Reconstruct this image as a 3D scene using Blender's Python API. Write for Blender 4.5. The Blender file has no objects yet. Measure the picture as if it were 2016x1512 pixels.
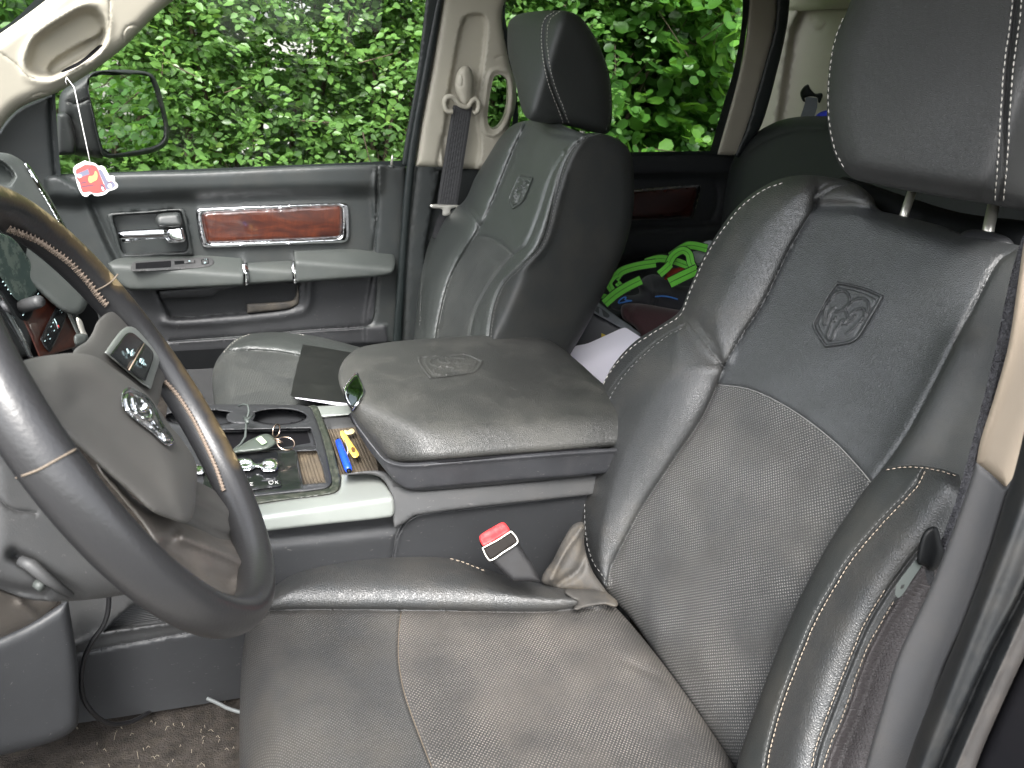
import bpy, math, random
import numpy as np
from mathutils import Matrix, Vector
from mathutils.geometry import delaunay_2d_cdt
R_ = math.radians
sc = bpy.context.scene
COL = sc.collection
random.seed(4); RNG = np.random.default_rng(4)

# ------------------------------------------------------------------ camera
CAMZ = 1.75
AX = np.array([.9, .05, .43]); AY = np.array([-.376, .409, .831])
AY /= np.linalg.norm(AY); AX -= AY * (AX @ AY); AX /= np.linalg.norm(AX)
AU = -np.cross(AX, AY)
ROT = np.array([AX, AY, AU])            # camera (right, up, forward) -> world
FPX = 1514.0; C0 = np.array([0, 0, CAMZ])
cd = bpy.data.cameras.new("camera"); cam = bpy.data.objects.new("camera", cd); COL.objects.link(cam)
cd.sensor_width = 36; cd.lens = FPX / 2016 * 36; cd.clip_start = .02; cd.clip_end = 500
m = Matrix.Identity(4)
for i in range(3):
    m[i][0] = ROT[i][0]; m[i][1] = ROT[i][1]; m[i][2] = -ROT[i][2]; m[i][3] = C0[i]
cam.matrix_world = m
cd.dof.use_dof = True; cd.dof.focus_distance = 1.15; cd.dof.aperture_fstop = 13.0
sc.camera = cam

# ------------------------------------------------------------------ sky, sun, exposure
SUN_EL, SUN_AZ = R_(52), R_(-118)       # soft bright overcast coming over the open driver side
w = bpy.data.worlds.new("World"); sc.world = w; w.use_nodes = True
nt = w.node_tree; bg = nt.nodes["Background"]
sky = nt.nodes.new("ShaderNodeTexSky"); sky.sky_type = 'NISHITA'; sky.sun_disc = False
sky.sun_elevation = SUN_EL; sky.sun_rotation = R_(90) - SUN_AZ; sky.dust_density = 3; sky.air_density = 1.0
hs = nt.nodes.new("ShaderNodeHueSaturation"); hs.inputs['Saturation'].default_value = .22
nt.links.new(sky.outputs[0], hs.inputs['Color']); nt.links.new(hs.outputs[0], bg.inputs[0])
bg.inputs[1].default_value = .15
sl = bpy.data.lights.new("sun", 'SUN'); sl.energy = 1.5; sl.angle = R_(22); sl.color = (1, .97, .93)
so = bpy.data.objects.new("sun", sl); COL.objects.link(so)
sd = Vector((math.cos(SUN_EL) * math.cos(SUN_AZ), math.cos(SUN_EL) * math.sin(SUN_AZ), math.sin(SUN_EL)))
so.rotation_euler = sd.to_track_quat('Z', 'Y').to_euler()
sc.view_settings.view_transform = 'Standard'; sc.view_settings.look = 'None'
sc.view_settings.exposure = 2.4; sc.view_settings.gamma = 1
sc.cycles.max_bounces = 8; sc.cycles.diffuse_bounces = 4; sc.cycles.transparent_max_bounces = 12
sc.cycles.caustics_reflective = False; sc.cycles.caustics_refractive = False

# ------------------------------------------------------------------ pixel <-> world helpers
def ray(p):
    p = np.atleast_2d(np.asarray(p, float))[:, :2]
    v = np.stack([(p[:, 0] - 1008) / FPX, (756 - p[:, 1]) / FPX, np.ones(len(p))], 1)
    return v @ ROT.T
def PT(px, py, t=None, x=None, y=None, z=None, pl=None):
    """point on the line of sight of a photo pixel where it meets a plane (heights relative to eye)"""
    r = ray([(px, py)])[0]
    if pl is not None: t = (pl[0] @ pl[1]) / (pl[0] @ r)
    elif x is not None: t = x / r[0]
    elif y is not None: t = y / r[1]
    elif z is not None: t = z / r[2]
    return r * t
def PL(n, pt):
    n = np.asarray(n, float); n = n / np.linalg.norm(n); pt = np.asarray(pt, float)
    return (n, pt)
def PL3(a, b, c):
    a, b, c = [np.asarray(v, float) for v in (a, b, c)]
    n = np.cross(b - a, c - a); n /= np.linalg.norm(n)
    if n @ a > 0: n = -n
    return (n, a)
def path(pts, closed=False, n=8):
    """smooth curve through points; a third element marks a corner"""
    P = [np.array(p[:2], float) for p in pts]; cor = [len(p) > 2 for p in pts]; N = len(P); out = []
    segs = N if closed else N - 1
    for i in range(segs):
        p1, p2 = P[i], P[(i + 1) % N]
        p0 = P[i - 1] if (closed or i > 0) else 2 * p1 - p2
        p3 = P[(i + 2) % N] if (closed or i + 2 < N) else 2 * p2 - p1
        c1, c2 = cor[i], cor[(i + 1) % N]
        L = np.linalg.norm(p2 - p1)
        def tan(a, b, c_):
            d = c_ - a; l = np.linalg.norm(d)
            return d / l * L if l > 1e-9 else (p2 - p1)
        m1 = (p2 - p1) if c1 else tan(p0, p1, p2)
        m2 = (p2 - p1) if c2 else tan(p1, p2, p3)
        for k in range(n):
            u = k / n
            out.append((2*u**3-3*u*u+1)*p1 + (u**3-2*u*u+u)*m1 + (-2*u**3+3*u*u)*p2 + (u**3-u*u)*m2)
    if not closed: out.append(P[-1])
    return np.array(out)
def resample(P, step, closed=False):
    Q = np.vstack([P, P[:1]]) if closed else P
    d = np.r_[0, np.cumsum(np.linalg.norm(np.diff(Q, axis=0), axis=1))]
    n = max(2, int(round(d[-1] / step)) + (0 if closed else 1))
    s = np.linspace(0, d[-1], n + 1)[:-1] if closed else np.linspace(0, d[-1], n)
    return np.stack([np.interp(s, d, Q[:, i]) for i in range(Q.shape[1])], 1)
def inside(pts, poly):
    x, y = pts[:, 0], pts[:, 1]; r = np.zeros(len(pts), bool)
    a = poly; b = np.roll(poly, -1, 0)
    for (x1, y1), (x2, y2) in zip(a, b):
        if y1 == y2: continue
        c = ((y1 > y) != (y2 > y)) & (x < (x2 - x1) * (y - y1) / (y2 - y1) + x1)
        r ^= c
    return r
def dist(pts, line, closed=False):
    a = line; b = np.roll(line, -1, 0) if closed else line[1:]
    if not closed: a = line[:-1]
    best = np.full(len(pts), 1e9)
    for p, q in zip(a, b):
        d = q - p; l2 = d @ d + 1e-12
        u = np.clip(((pts - p) @ d) / l2, 0, 1)
        e = pts - (p + u[:, None] * d)
        best = np.minimum(best, e[:, 0]**2 + e[:, 1]**2)
    return np.sqrt(best)
def sstep(x):
    x = np.clip(x, 0, 1); return x * x * (3 - 2 * x)

# ------------------------------------------------------------------ objects
ROOT = {}
def props(o, label=None, cat=None, group=None, kind=None):
    if label: o['label'] = label
    if cat: o['category'] = cat
    if group: o['group'] = group
    if kind: o['kind'] = kind
def thing(name, label, cat, loc, group=None):
    o = bpy.data.objects.new(name, None); COL.objects.link(o)
    o.location = (loc[0], loc[1], loc[2] + CAMZ); o.empty_display_size = .05
    props(o, label, cat, group); ROOT[o.name] = np.array(o.location); return o
def base_of(parent):
    while parent is not None:
        if parent.name in ROOT: return ROOT[parent.name]
        parent = parent.parent
    return np.zeros(3)
def mesh(name, V, F, mats, parent=None, mi=None, smooth=True, uv=None, attrs=None, absz=False, label=None, sharp=None):
    V = np.asarray(V, float).copy()
    if not absz: V[:, 2] += CAMZ
    V = V - base_of(parent)
    me = bpy.data.meshes.new(name); me.from_pydata([tuple(v) for v in V], [], [tuple(int(i) for i in f) for f in F]); 
    if not isinstance(mats, (list, tuple)): mats = [mats]
    for m_ in mats: me.materials.append(m_)
    if mi is not None: me.polygons.foreach_set('material_index', np.asarray(mi, np.int32))
    if smooth is True: me.polygons.foreach_set('use_smooth', np.ones(len(me.polygons), bool))
    elif smooth is not False: me.polygons.foreach_set('use_smooth', np.asarray(smooth, bool))
    if uv is not None:
        l = me.uv_layers.new(name='UVMap'); vi = np.empty(len(me.loops), np.int32); me.loops.foreach_get('vertex_index', vi)
        l.data.foreach_set('uv', np.asarray(uv, float)[vi].ravel())
    if attrs:
        for k, a in attrs.items():
            at = me.attributes.new(k, 'FLOAT', 'POINT'); at.data.foreach_set('value', np.asarray(a, np.float32))
    me.update()
    o = bpy.data.objects.new(name, me); COL.objects.link(o)
    if parent is not None: o.parent = parent
    if sharp: me.set_sharp_from_angle(angle=R_(sharp))
    if label: o['label'] = label
    return o

class Surf:
    """surface met by each line of sight: smooth union of planes plus relief"""
    def __init__(s, planes, k=.012, feats=(), edge=None, outline=None):
        s.planes = planes if isinstance(planes, list) else [planes]; s.k = k; s.feats = list(feats); s.edge = edge; s.out = outline
    def t0(s, p):
        r = ray(p); T = []
        for n, q in s.planes: T.append((n @ q) / (r @ n))
        T = np.array(T)
        if len(T) == 1: return T[0]
        m_ = T.max(0); return m_ + s.k * np.log(np.exp((T - m_) / s.k).sum(0)) - s.k * 0.0
    def h(s, p, t):
        h = np.zeros(len(p))
        for f in s.feats:
            k = f[0]
            if k == 'line': h += f[2] * np.exp(-(dist(p, f[1]) / f[3])**2)
            elif k == 'cline': h += f[2] * np.exp(-(dist(p, f[1], True) / f[3])**2)
            elif k == 'poly':
                d = dist(p, f[1], True); ins = inside(p, f[1]); sd_ = np.where(ins, d, -d)
                off = f[4] if len(f) > 4 else 0
                h += f[2] * sstep((sd_ + off) / f[3] + .5)
            elif k == 'dome':     # pillow inside a polygon
                d = dist(p, f[1], True); ins = inside(p, f[1])
                u = np.clip(d / f[3], 0, 1); h += np.where(ins, f[2] * (1 - (1 - u)**2)**.8, 0)
            elif k == 'blob':
                (cx, cy), (rx, ry, a) = f[1], f[3]; c, q = math.cos(a), math.sin(a)
                dx, dy = p[:, 0] - cx, p[:, 1] - cy; u = (dx * c + dy * q) / rx; v = (-dx * q + dy * c) / ry
                h += f[2] * np.exp(-(u * u + v * v))
            elif k == 'fn': h += f[1](p)
        if s.edge is not None and s.out is not None:
            Rr = s.edge; d = dist(p, s.out, True) * t / FPX
            u = np.clip(1 - d / Rr, 0, 1); h -= Rr * (1 - np.sqrt(np.clip(1 - u * u, 0, 1)))
        return h
    def at(s, p, lift=0):
        p = np.atleast_2d(np.asarray(p, float)); t = s.t0(p); t = t - s.h(p, t) - lift
        return ray(p) * t[:, None]

def relief(name, outline, planes, mats, parent=None, zones=(), feats=(), cons=(), edge=None, step=9, refine=(), k=.012,
           thick=.03, back=None, closed_n=8, uvax=None, label=None, holes=(), openback=False, flat=False):
    out = path(outline, True, closed_n)
    S = Surf(planes, k, feats, edge, out)
    bd = resample(out, step * .8, True)
    verts = [bd]; edges = []; n0 = len(bd)
    edges += [(i, (i + 1) % n0) for i in range(n0)]
    cnt = n0
    def add_line(L, closed):
        nonlocal cnt
        L = resample(L, step * .8, closed); ins = inside(L, out) & (dist(L, out, True) > step * .15)
        idx = -np.ones(len(L), int); kk = np.where(ins)[0]; idx[kk] = cnt + np.arange(len(kk)); cnt += len(kk); verts.append(L[kk])
        rng = range(len(L)) if closed else range(len(L) - 1)
        for i in rng:
            j = (i + 1) % len(L)
            if idx[i] >= 0 and idx[j] >= 0: edges.append((idx[i], idx[j]))
    zlist = []
    for z in zones:
        zp = z[0] if isinstance(z[0], np.ndarray) else path(z[0], True)
        zlist.append((zp, z[1])); add_line(zp, True)
    hl = []
    for hp in holes:
        hp = path(hp, True); hl.append(hp); add_line(hp, True)
    for c in cons: add_line(c, False)
    soft = []
    for f in feats:
        if f[0] in ('line', 'cline') and f[3] < step * 2.2:
            L = resample(f[1], min(step * .8, 6), f[0] == 'cline')
            tg = np.gradient(L, axis=0); tg /= np.linalg.norm(tg, axis=1)[:, None] + 1e-9; nr = np.stack([-tg[:, 1], tg[:, 0]], 1)
            for o_ in (0, -.7, .7, -1.4, 1.4): soft.append(L + nr * o_ * f[3])
        if f[0] in ('poly', 'dome') and f[3] < step * 2.5:
            L = resample(f[1], min(step * .8, 6), True)
            tg = np.roll(L, -1, 0) - np.roll(L, 1, 0); tg /= np.linalg.norm(tg, axis=1)[:, None] + 1e-9; nr = np.stack([-tg[:, 1], tg[:, 0]], 1)
            for o_ in (0, -.5, .5): soft.append(L + nr * o_ * f[3])
    if edge is not None:   # rings near the outline so the rounding is smooth
        L = bd; tg = np.roll(L, -1, 0) - np.roll(L, 1, 0); tg /= np.linalg.norm(tg, axis=1)[:, None] + 1e-9; nr = np.stack([-tg[:, 1], tg[:, 0]], 1)
        if not inside((L + nr * 1.5)[:20], out).mean() > .5: nr = -nr
        epx = edge * FPX / max(.3, float(np.median(S.t0(bd))))
        for q in (.04, .12, .25, .45, .7): soft.append(L + nr * epx * q)
    x0, y0 = out.min(0); x1, y1 = out.max(0)
    gx, gy = np.meshgrid(np.arange(x0, x1, step), np.arange(y0, y1, step * .866)); gx = gx + (np.arange(gx.shape[0]) % 2)[:, None] * step / 2
    G = np.stack([gx.ravel(), gy.ravel()], 1); soft.append(G)
    for rp, rs in refine:
        rp = path(rp, True); a, b = rp.min(0), rp.max(0)
        gx, gy = np.meshgrid(np.arange(a[0], b[0], rs), np.arange(a[1], b[1], rs)); g = np.stack([gx.ravel(), gy.ravel()], 1); soft.append(g[inside(g, rp)])
    Q = np.vstack(soft); Q = Q[inside(Q, out)]
    fixed = np.vstack(verts)
    key = set(); keep = []                      # thin out near-duplicates
    hq = 1.6 if refine else max(1.8, step * .28)
    occ = set()
    for a in np.round(fixed / hq).astype(int): occ.add((a[0], a[1]))
    for i, a in enumerate(np.round(Q / hq).astype(int)):
        kx = (a[0], a[1])
        if kx in occ: continue
        occ.add(kx); keep.append(i)
    Q = Q[keep]
    dd = dist(Q, out, True); Q = Q[dd > hq * .5]
    allv = np.vstack([fixed, Q])
    res = delaunay_2d_cdt([Vector(v) for v in allv], edges, [], 0, 1e-4)
    V2 = np.array([tuple(v) for v in res[0]]); F = np.array([f for f in res[2] if len(f) == 3])
    cen = V2[F].mean(1); ok = inside(cen, out)
    for hp in hl: ok &= ~inside(cen, hp)
    F = F[ok]; cen = cen[ok]
    a = V2[F[:, 1]] - V2[F[:, 0]]; b = V2[F[:, 2]] - V2[F[:, 0]]; cr = a[:, 0] * b[:, 1] - a[:, 1] * b[:, 0]
    F = F[np.abs(cr) > 1e-6]; cen = cen[np.abs(cr) > 1e-6]; cr = cr[np.abs(cr) > 1e-6]
    F[cr > 0] = F[cr > 0][:, ::-1]     # face the viewer (image y is down)
    used = np.unique(F); rem = -np.ones(len(V2), int); rem[used] = np.arange(len(used)); F = rem[F]; V2 = V2[used]
    mi = np.zeros(len(F), int)
    for zp, idx in zlist: mi[inside(cen, zp)] = idx
    P = S.at(V2)
    n_, q_ = S.planes[0]
    if uvax is None:
        a_ = np.cross(n_, [0, 0, 1.0]); a_ = a_ / np.linalg.norm(a_) if np.linalg.norm(a_) > .1 else np.array([0, 1.0, 0]); b_ = np.cross(a_, n_); uvax = (a_, b_)
    uv = np.stack([P @ uvax[0], P @ uvax[1]], 1)
    faces = [tuple(f) for f in F]; mil = list(mi); sm = [not flat] * len(F)
    if not openback:
        e = {}
        for f in F:
            for i in range(3):
                u_, v_ = f[i], f[(i + 1) % 3]
                if (v_, u_) in e: del e[(v_, u_)]
                else: e[(u_, v_)] = 1
        bk = -n_ if back is None else np.asarray(back, float); bk = bk / np.linalg.norm(bk)
        nb = sorted({i for ed in e for i in ed}); mp = {v: i for i, v in enumerate(nb)}; n1 = len(P); nbv = len(nb)
        Pf = P[nb]; rd = Pf / np.linalg.norm(Pf, axis=1)[:, None]; cc = Pf.mean(0)
        Pb = Pf + rd * thick; Pb += (cc - Pf) * min(.08, thick * .8)
        P = np.vstack([P, Pf, Pb]); uv = np.vstack([uv, uv[nb], uv[nb]])
        for (u_, v_) in e:
            faces.append((n1 + mp[v_], n1 + mp[u_], n1 + nbv + mp[u_], n1 + nbv + mp[v_])); mil.append(0); sm.append(False)
        if not hl:
            nxt = {u_: v_ for (u_, v_) in e}; s0 = next(iter(nxt)); loop = [s0]; c = nxt[s0]
            while c != s0 and len(loop) <= len(nxt): loop.append(c); c = nxt.get(c, s0)
            if len(loop) == len(nxt):
                faces.append(tuple(n1 + nbv + mp[i] for i in loop[::-1])); mil.append(0); sm.append(False)
    o = mesh(name, P, faces, mats, parent, mil, sm, uv, label=label)
    return o, S

def tube(pts, rad, seg=10, closed=False, caps=True):
    P = np.asarray(pts, float); n = len(P); rad = np.broadcast_to(np.asarray(rad, float), (n,))
    T = (np.roll(P, -1, 0) - np.roll(P, 1, 0)) if closed else np.gradient(P, axis=0)
    T /= np.linalg.norm(T, axis=1)[:, None] + 1e-12
    ref = np.array([0, 0, 1.0]) if abs(T[0] @ [0, 0, 1.0]) < .9 else np.array([1.0, 0, 0])
    N = np.cross(T[0], ref); N /= np.linalg.norm(N); V = []
    for i in range(n):
        N = N - T[i] * (N @ T[i]); N /= np.linalg.norm(N) + 1e-12; B = np.cross(T[i], N)
        for j in range(seg):
            a = 2 * math.pi * j / seg; V.append(P[i] + rad[i] * (math.cos(a) * N + math.sin(a) * B))
    F = []
    for i in range(n if closed else n - 1):
        for j in range(seg):
            a, b = i * seg + j, i * seg + (j + 1) % seg; c, d = ((i + 1) % n) * seg + j, ((i + 1) % n) * seg + (j + 1) % seg
            F.append((a, b, d, c))
    if caps and not closed:
        F.append(tuple(range(seg))[::-1]); F.append(tuple(range((n - 1) * seg, n * seg)))
    return V, F
class MB:
    def __init__(s): s.V = []; s.F = []; s.M = []
    def add(s, VF, mi=0):
        V, F = VF; o = len(s.V); s.V += [np.asarray(v, float) for v in V]; s.F += [tuple(i + o for i in f) for f in F]; s.M += [mi] * len(F); return s
    def build(s, name, mats, parent=None, **k): return mesh(name, s.V, s.F, mats, parent, s.M, **k)
def stitches(S, pl, dash=7, gap=4, rad=.0007, lift=.0006, wob=.3):
    L = resample(pl, 1.5); per = dash + gap; mb = MB(); d = np.r_[0, np.cumsum(np.linalg.norm(np.diff(L, axis=0), axis=1))]
    s = 0
    while s + dash < d[-1]:
        q = np.linspace(s, s + dash, 4); p = np.stack([np.interp(q, d, L[:, 0]), np.interp(q, d, L[:, 1])], 1) + RNG.normal(0, wob, 2)
        P = S.at(p, lift) if isinstance(S, Surf) else S(p)
        mb.add(tube(P, [rad * .5, rad, rad, rad * .5], 5)); s += per
    return mb
def boxm(c, s, rot=None, bev=0):
    c = np.asarray(c, float); s = np.asarray(s, float) / 2
    if bev <= 0:
        V = np.array([(x, y, z) for x in (-1, 1) for y in (-1, 1) for z in (-1, 1)], float) * s
        F = [(0, 1, 3, 2), (4, 6, 7, 5), (0, 4, 5, 1), (2, 3, 7, 6), (0, 2, 6, 4), (1, 5, 7, 3)]
    else:
        V = []; F = []; idx = {}
        b = min(bev, s.min() * .95)
        for x in (-1, 1):
            for y in (-1, 1):
                for z in (-1, 1):
                    for ax in range(3):
                        v = np.array([x, y, z]) * (s - b); v[ax] += (x, y, z)[ax] * b; idx[(x, y, z, ax)] = len(V); V.append(v)
        V = np.array(V)
        for ax in range(3):
            o1, o2 = (ax + 1) % 3, (ax + 2) % 3
            for sg in (-1, 1):
                q = []
                for (a, b_) in ((-1, -1), (1, -1), (1, 1), (-1, 1)):
                    k = [0, 0, 0]; k[ax] = sg; k[o1] = a; k[o2] = b_; q.append(idx[(*k, ax)])
                F.append(tuple(q if sg > 0 else q[::-1]))
            for a in (-1, 1):
                for b_ in (-1, 1):   # edges along ax
                    k1 = [0, 0, 0]; k1[ax] = -1; k1[o1] = a; k1[o2] = b_; k2 = list(k1); k2[ax] = 1
                    F.append((idx[(*k1, o1)], idx[(*k1, o2)], idx[(*k2, o2)], idx[(*k2, o1)]))
        for x in (-1, 1):
            for y in (-1, 1):
                for z in (-1, 1): F.append(tuple(idx[(x, y, z, a)] for a in range(3)))
    if rot is not None: V = V @ np.asarray(rot, float).T
    return [v + c for v in V], F
def frame(xa, up):
    """rotation whose columns are local x, y, z"""
    x = np.asarray(xa, float); x /= np.linalg.norm(x); u = np.asarray(up, float); z = u - x * (u @ x); z /= np.linalg.norm(z); return np.stack([x, np.cross(z, x), z], 1)
def ribbon(P, N, wd, th=.0012, pxw=None):
    """flat strap along points P with side vectors N"""
    P = np.asarray(P, float); N = np.asarray(N, float); N = np.broadcast_to(N, P.shape); n = len(P)
    T = np.gradient(P, axis=0); T /= np.linalg.norm(T, axis=1)[:, None] + 1e-9
    S = N - T * (N * T).sum(1)[:, None]; S /= np.linalg.norm(S, axis=1)[:, None] + 1e-9; B = np.cross(T, S)
    w_ = np.broadcast_to(np.asarray(wd, float), (n,))[:, None] / 2
    V = []; F = []
    for a, b in ((-1, 1), (1, 1), (1, -1), (-1, -1)): V.append(P + S * w_ * a + B * th / 2 * b)
    V = np.stack(V, 1).reshape(-1, 3)
    for i in range(n - 1):
        for j in range(4): F.append((i*4+j, i*4+(j+1) % 4, i*4+4+(j+1) % 4, i*4+4+j))
    F += [(0, 3, 2, 1), ((n-1)*4, (n-1)*4+1, (n-1)*4+2, (n-1)*4+3)]
    return V, F
def pxline(pts, S, n=8, lift=0, closed=False):
    L = path(pts, closed, n); return S.at(L, lift)

# ------------------------------------------------------------------ materials
def newmat(name):
    m_ = bpy.data.materials.new(name); m_.use_nodes = True; return m_, m_.node_tree, m_.node_tree.nodes["Principled BSDF"]
def N_(nt, t, **k):
    n = nt.nodes.new(t)
    for a, b in k.items():
        if a in n.inputs: n.inputs[a].default_value = b
        else: setattr(n, a, b)
    return n
def mixc(nt, fac, a, b):
    n = nt.nodes.new('ShaderNodeMix'); n.data_type = 'RGBA'
    for s_, v in ((0, fac), (6, a), (7, b)):
        if isinstance(v, (int, float)): n.inputs[s_].default_value = v
        elif isinstance(v, tuple): n.inputs[s_].default_value = (*v[:3], 1)
        else: nt.links.new(v, n.inputs[s_])
    return n.outputs[2]
def ramp(nt, x, a, b):
    n = nt.nodes.new('ShaderNodeMapRange'); n.inputs[1].default_value = a; n.inputs[2].default_value = b; nt.links.new(x, n.inputs[0]); return n.outputs[0]
def surf(name, col, rough=.5, metal=0, grain=0, gscale=400, gtype='voronoi', dust=0, dcol=(.22, .18, .13), dscale=6, spec=.5, coat=0,
         perf=0, pdot=(.30, .27, .24), pspace=.0042, prad=.33, var=.0, stripes=None, sheen=0, scr=0):
    m_, nt, b = newmat(name); co = N_(nt, 'ShaderNodeTexCoord').outputs['Object']
    geo = N_(nt, 'ShaderNodeNewGeometry').outputs['Position']
    b.inputs['Roughness'].default_value = rough; b.inputs['Metallic'].default_value = metal
    b.inputs['Specular IOR Level'].default_value = spec; b.inputs['Coat Weight'].default_value = coat
    b.inputs['Sheen Weight'].default_value = sheen
    c = None
    if var or dust:
        n1 = N_(nt, 'ShaderNodeTexNoise', Scale=dscale, Detail=6.0, Roughness=.65); nt.links.new(geo, n1.inputs['Vector'])
    base = (*col,)
    cur = base
    if var:
        f = ramp(nt, n1.outputs[0], .35, .7); cur = mixc(nt, f, tuple(x * (1 - var) for x in col), tuple(x * (1 + var) for x in col))
    if dust:
        n2 = N_(nt, 'ShaderNodeTexNoise', Scale=dscale * 1.7, Detail=8.0, Roughness=.7); nt.links.new(geo, n2.inputs['Vector'])
        f = ramp(nt, n2.outputs[0], .45, .8); mm = N_(nt, 'ShaderNodeMath', operation='MULTIPLY'); nt.links.new(f, mm.inputs[0]); mm.inputs[1].default_value = dust
        cur = mixc(nt, mm.outputs[0], cur, dcol)
        rr = N_(nt, 'ShaderNodeMath', operation='MULTIPLY_ADD'); nt.links.new(f, rr.inputs[0]); rr.inputs[1].default_value = .3 * min(1, dust * 3); rr.inputs[2].default_value = rough
        nt.links.new(rr.outputs[0], b.inputs['Roughness'])
    if scr:   # fine pale scratches and specks
        mp = N_(nt, 'ShaderNodeMapping'); mp.inputs['Scale'].default_value = (90, 400, 220); mp.inputs['Rotation'].default_value = (.3, .9, .5); nt.links.new(geo, mp.inputs[0])
        n3 = N_(nt, 'ShaderNodeTexNoise', Scale=1.0, Detail=3.0, Distortion=1.2); nt.links.new(mp.outputs[0], n3.inputs['Vector'])
        f3 = ramp(nt, n3.outputs[0], .68, .78); m3 = N_(nt, 'ShaderNodeMath', operation='MULTIPLY'); nt.links.new(f3, m3.inputs[0]); m3.inputs[1].default_value = scr
        cur = mixc(nt, m3.outputs[0], cur, (.35, .33, .31))
    hgt = []
    if grain:
        if gtype == 'voronoi':
            v = N_(nt, 'ShaderNodeTexVoronoi', Scale=gscale, feature='DISTANCE_TO_EDGE'); 
            nz = N_(nt, 'ShaderNodeTexNoise', Scale=gscale * .25, Detail=2.0); nt.links.new(geo, nz.inputs['Vector'])
            ad = N_(nt, 'ShaderNodeVectorMath', operation='MULTIPLY_ADD'); nt.links.new(nz.outputs['Color'], ad.inputs[0]); ad.inputs[1].default_value = (.006,) * 3; nt.links.new(geo, ad.inputs[2])
            nt.links.new(ad.outputs[0], v.inputs['Vector']); hh = ramp(nt, v.outputs['Distance'], 0, .35)
        else:
            v = N_(nt, 'ShaderNodeTexNoise', Scale=gscale, Detail=3.0); nt.links.new(geo, v.inputs['Vector']); hh = v.outputs[0]
        hgt.append((hh, grain))
    if perf:
        uvn = N_(nt, 'ShaderNodeUVMap'); mp = N_(nt, 'ShaderNodeMapping'); mp.inputs['Scale'].default_value = (1 / pspace,) * 3; mp.inputs['Rotation'].default_value = (0, 0, R_(45)); nt.links.new(uvn.outputs[0], mp.inputs[0])
        v = N_(nt, 'ShaderNodeTexVoronoi', Scale=1.0, Randomness=.12, voronoi_dimensions='2D'); nt.links.new(mp.outputs[0], v.inputs['Vector'])
        f = ramp(nt, v.outputs['Distance'], prad, prad - .14)
        n4 = N_(nt, 'ShaderNodeTexNoise', Scale=14.0, Detail=4.0); nt.links.new(geo, n4.inputs['Vector']); f4 = ramp(nt, n4.outputs[0], .2, .75)
        mm = N_(nt, 'ShaderNodeMath', operation='MULTIPLY'); nt.links.new(f, mm.inputs[0]); nt.links.new(f4, mm.inputs[1])
        cur = mixc(nt, mm.outputs[0], cur, pdot); hgt.append((f, -perf))
    if stripes:
        ax, sc_, amt = stripes; wv = N_(nt, 'ShaderNodeTexWave', Scale=sc_, bands_direction=ax, wave_profile='SIN'); nt.links.new(geo, wv.inputs['Vector']); hgt.append((wv.outputs['Fac'], amt))
        cur = mixc(nt, ramp(nt, wv.outputs['Fac'], .0, .7), tuple(x * .35 for x in col) if isinstance(cur, tuple) else cur, cur)
    if isinstance(cur, tuple): b.inputs['Base Color'].default_value = (*cur, 1)
    else: nt.links.new(cur, b.inputs['Base Color'])
    prev = None
    for hh, amt in hgt:
        bp = N_(nt, 'ShaderNodeBump'); bp.invert = amt < 0; bp.inputs['Strength'].default_value = 1; bp.inputs['Distance'].default_value = abs(amt); nt.links.new(hh, bp.inputs['Height'])
        if prev: nt.links.new(prev, bp.inputs['Normal'])
        prev = bp.outputs[0]
    if prev: nt.links.new(prev, b.inputs['Normal'])
    return m_

LG = (.030, .0315, .032)
M = {}
M['leather'] = surf('seat_leather', LG, .43, spec=.9, grain=.00034, gscale=370, var=.12, dust=.14, dscale=5)
M['leather_center'] = surf('seat_leather_worn', (.028, .030, .031), .43, spec=.8, grain=.00030, gscale=390, var=.12, dust=.16, dcol=(.13, .14, .155), dscale=7)
M['leather_side'] = surf('vinyl_side', (.024, .026, .0255), .52, spec=.4, grain=.00015, gscale=600, var=.08, dust=.08)
M['perf'] = surf('perforated_leather', (.032, .033, .033), .46, spec=.7, perf=.0007, pspace=.0038, prad=.32, pdot=(.30,.29,.275), grain=.0003, gscale=500, var=.15, dust=.18, dcol=(.15, .13, .10), dscale=4)
M['perf_cushion'] = surf('perforated_leather_dusty', (.029, .028, .027), .47, spec=.7, perf=.0007, pspace=.0038, prad=.32, pdot=(.25,.225,.20), grain=.0003, gscale=500, var=.15, dust=.32, dcol=(.14, .115, .09), dscale=4)
M['perf_fine'] = surf('perforated_leather_fine', (.030, .030, .030), .45, perf=.0005, pspace=.0032, prad=.30, pdot=(.15, .145, .135), grain=.0003, gscale=500, var=.15, dust=.2, dcol=(.16, .13, .09), dscale=4)
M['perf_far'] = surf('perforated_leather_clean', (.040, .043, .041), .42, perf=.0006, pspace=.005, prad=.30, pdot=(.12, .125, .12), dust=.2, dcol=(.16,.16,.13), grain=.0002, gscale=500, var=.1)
M['leather_far_lit'] = surf('seat_leather_far_lit', (.040, .045, .042), .34, spec=1, grain=.0003, gscale=400, var=.1, dust=.1, dcol=(.12,.13,.11))  # paler, greener copy of the seat leather; window light put into the colour
M['perf_side'] = surf('perforated_leather_brown', (.040, .034, .034), .45, perf=.0006, pspace=.0036, prad=.28, pdot=(.09,.08,.078), grain=.0003, gscale=500, var=.15)
M['sill'] = surf('dusty_sill_paint', (.026, .024, .023), .5, dust=.3, dcol=(.06,.05,.04), dscale=30)
M['seam'] = surf('seam_shadow_piping', (.02, .02, .02), .55)
M['thread'] = surf('stitch_thread', (.50, .48, .44), .8)
M['thread_dark'] = surf('stitch_thread_grey', (.16, .16, .155), .8)
M['thread_tan'] = surf('stitch_thread_dusty', (.40, .33, .26), .8, dust=.5, dcol=(.2, .15, .1), dscale=60)
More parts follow.
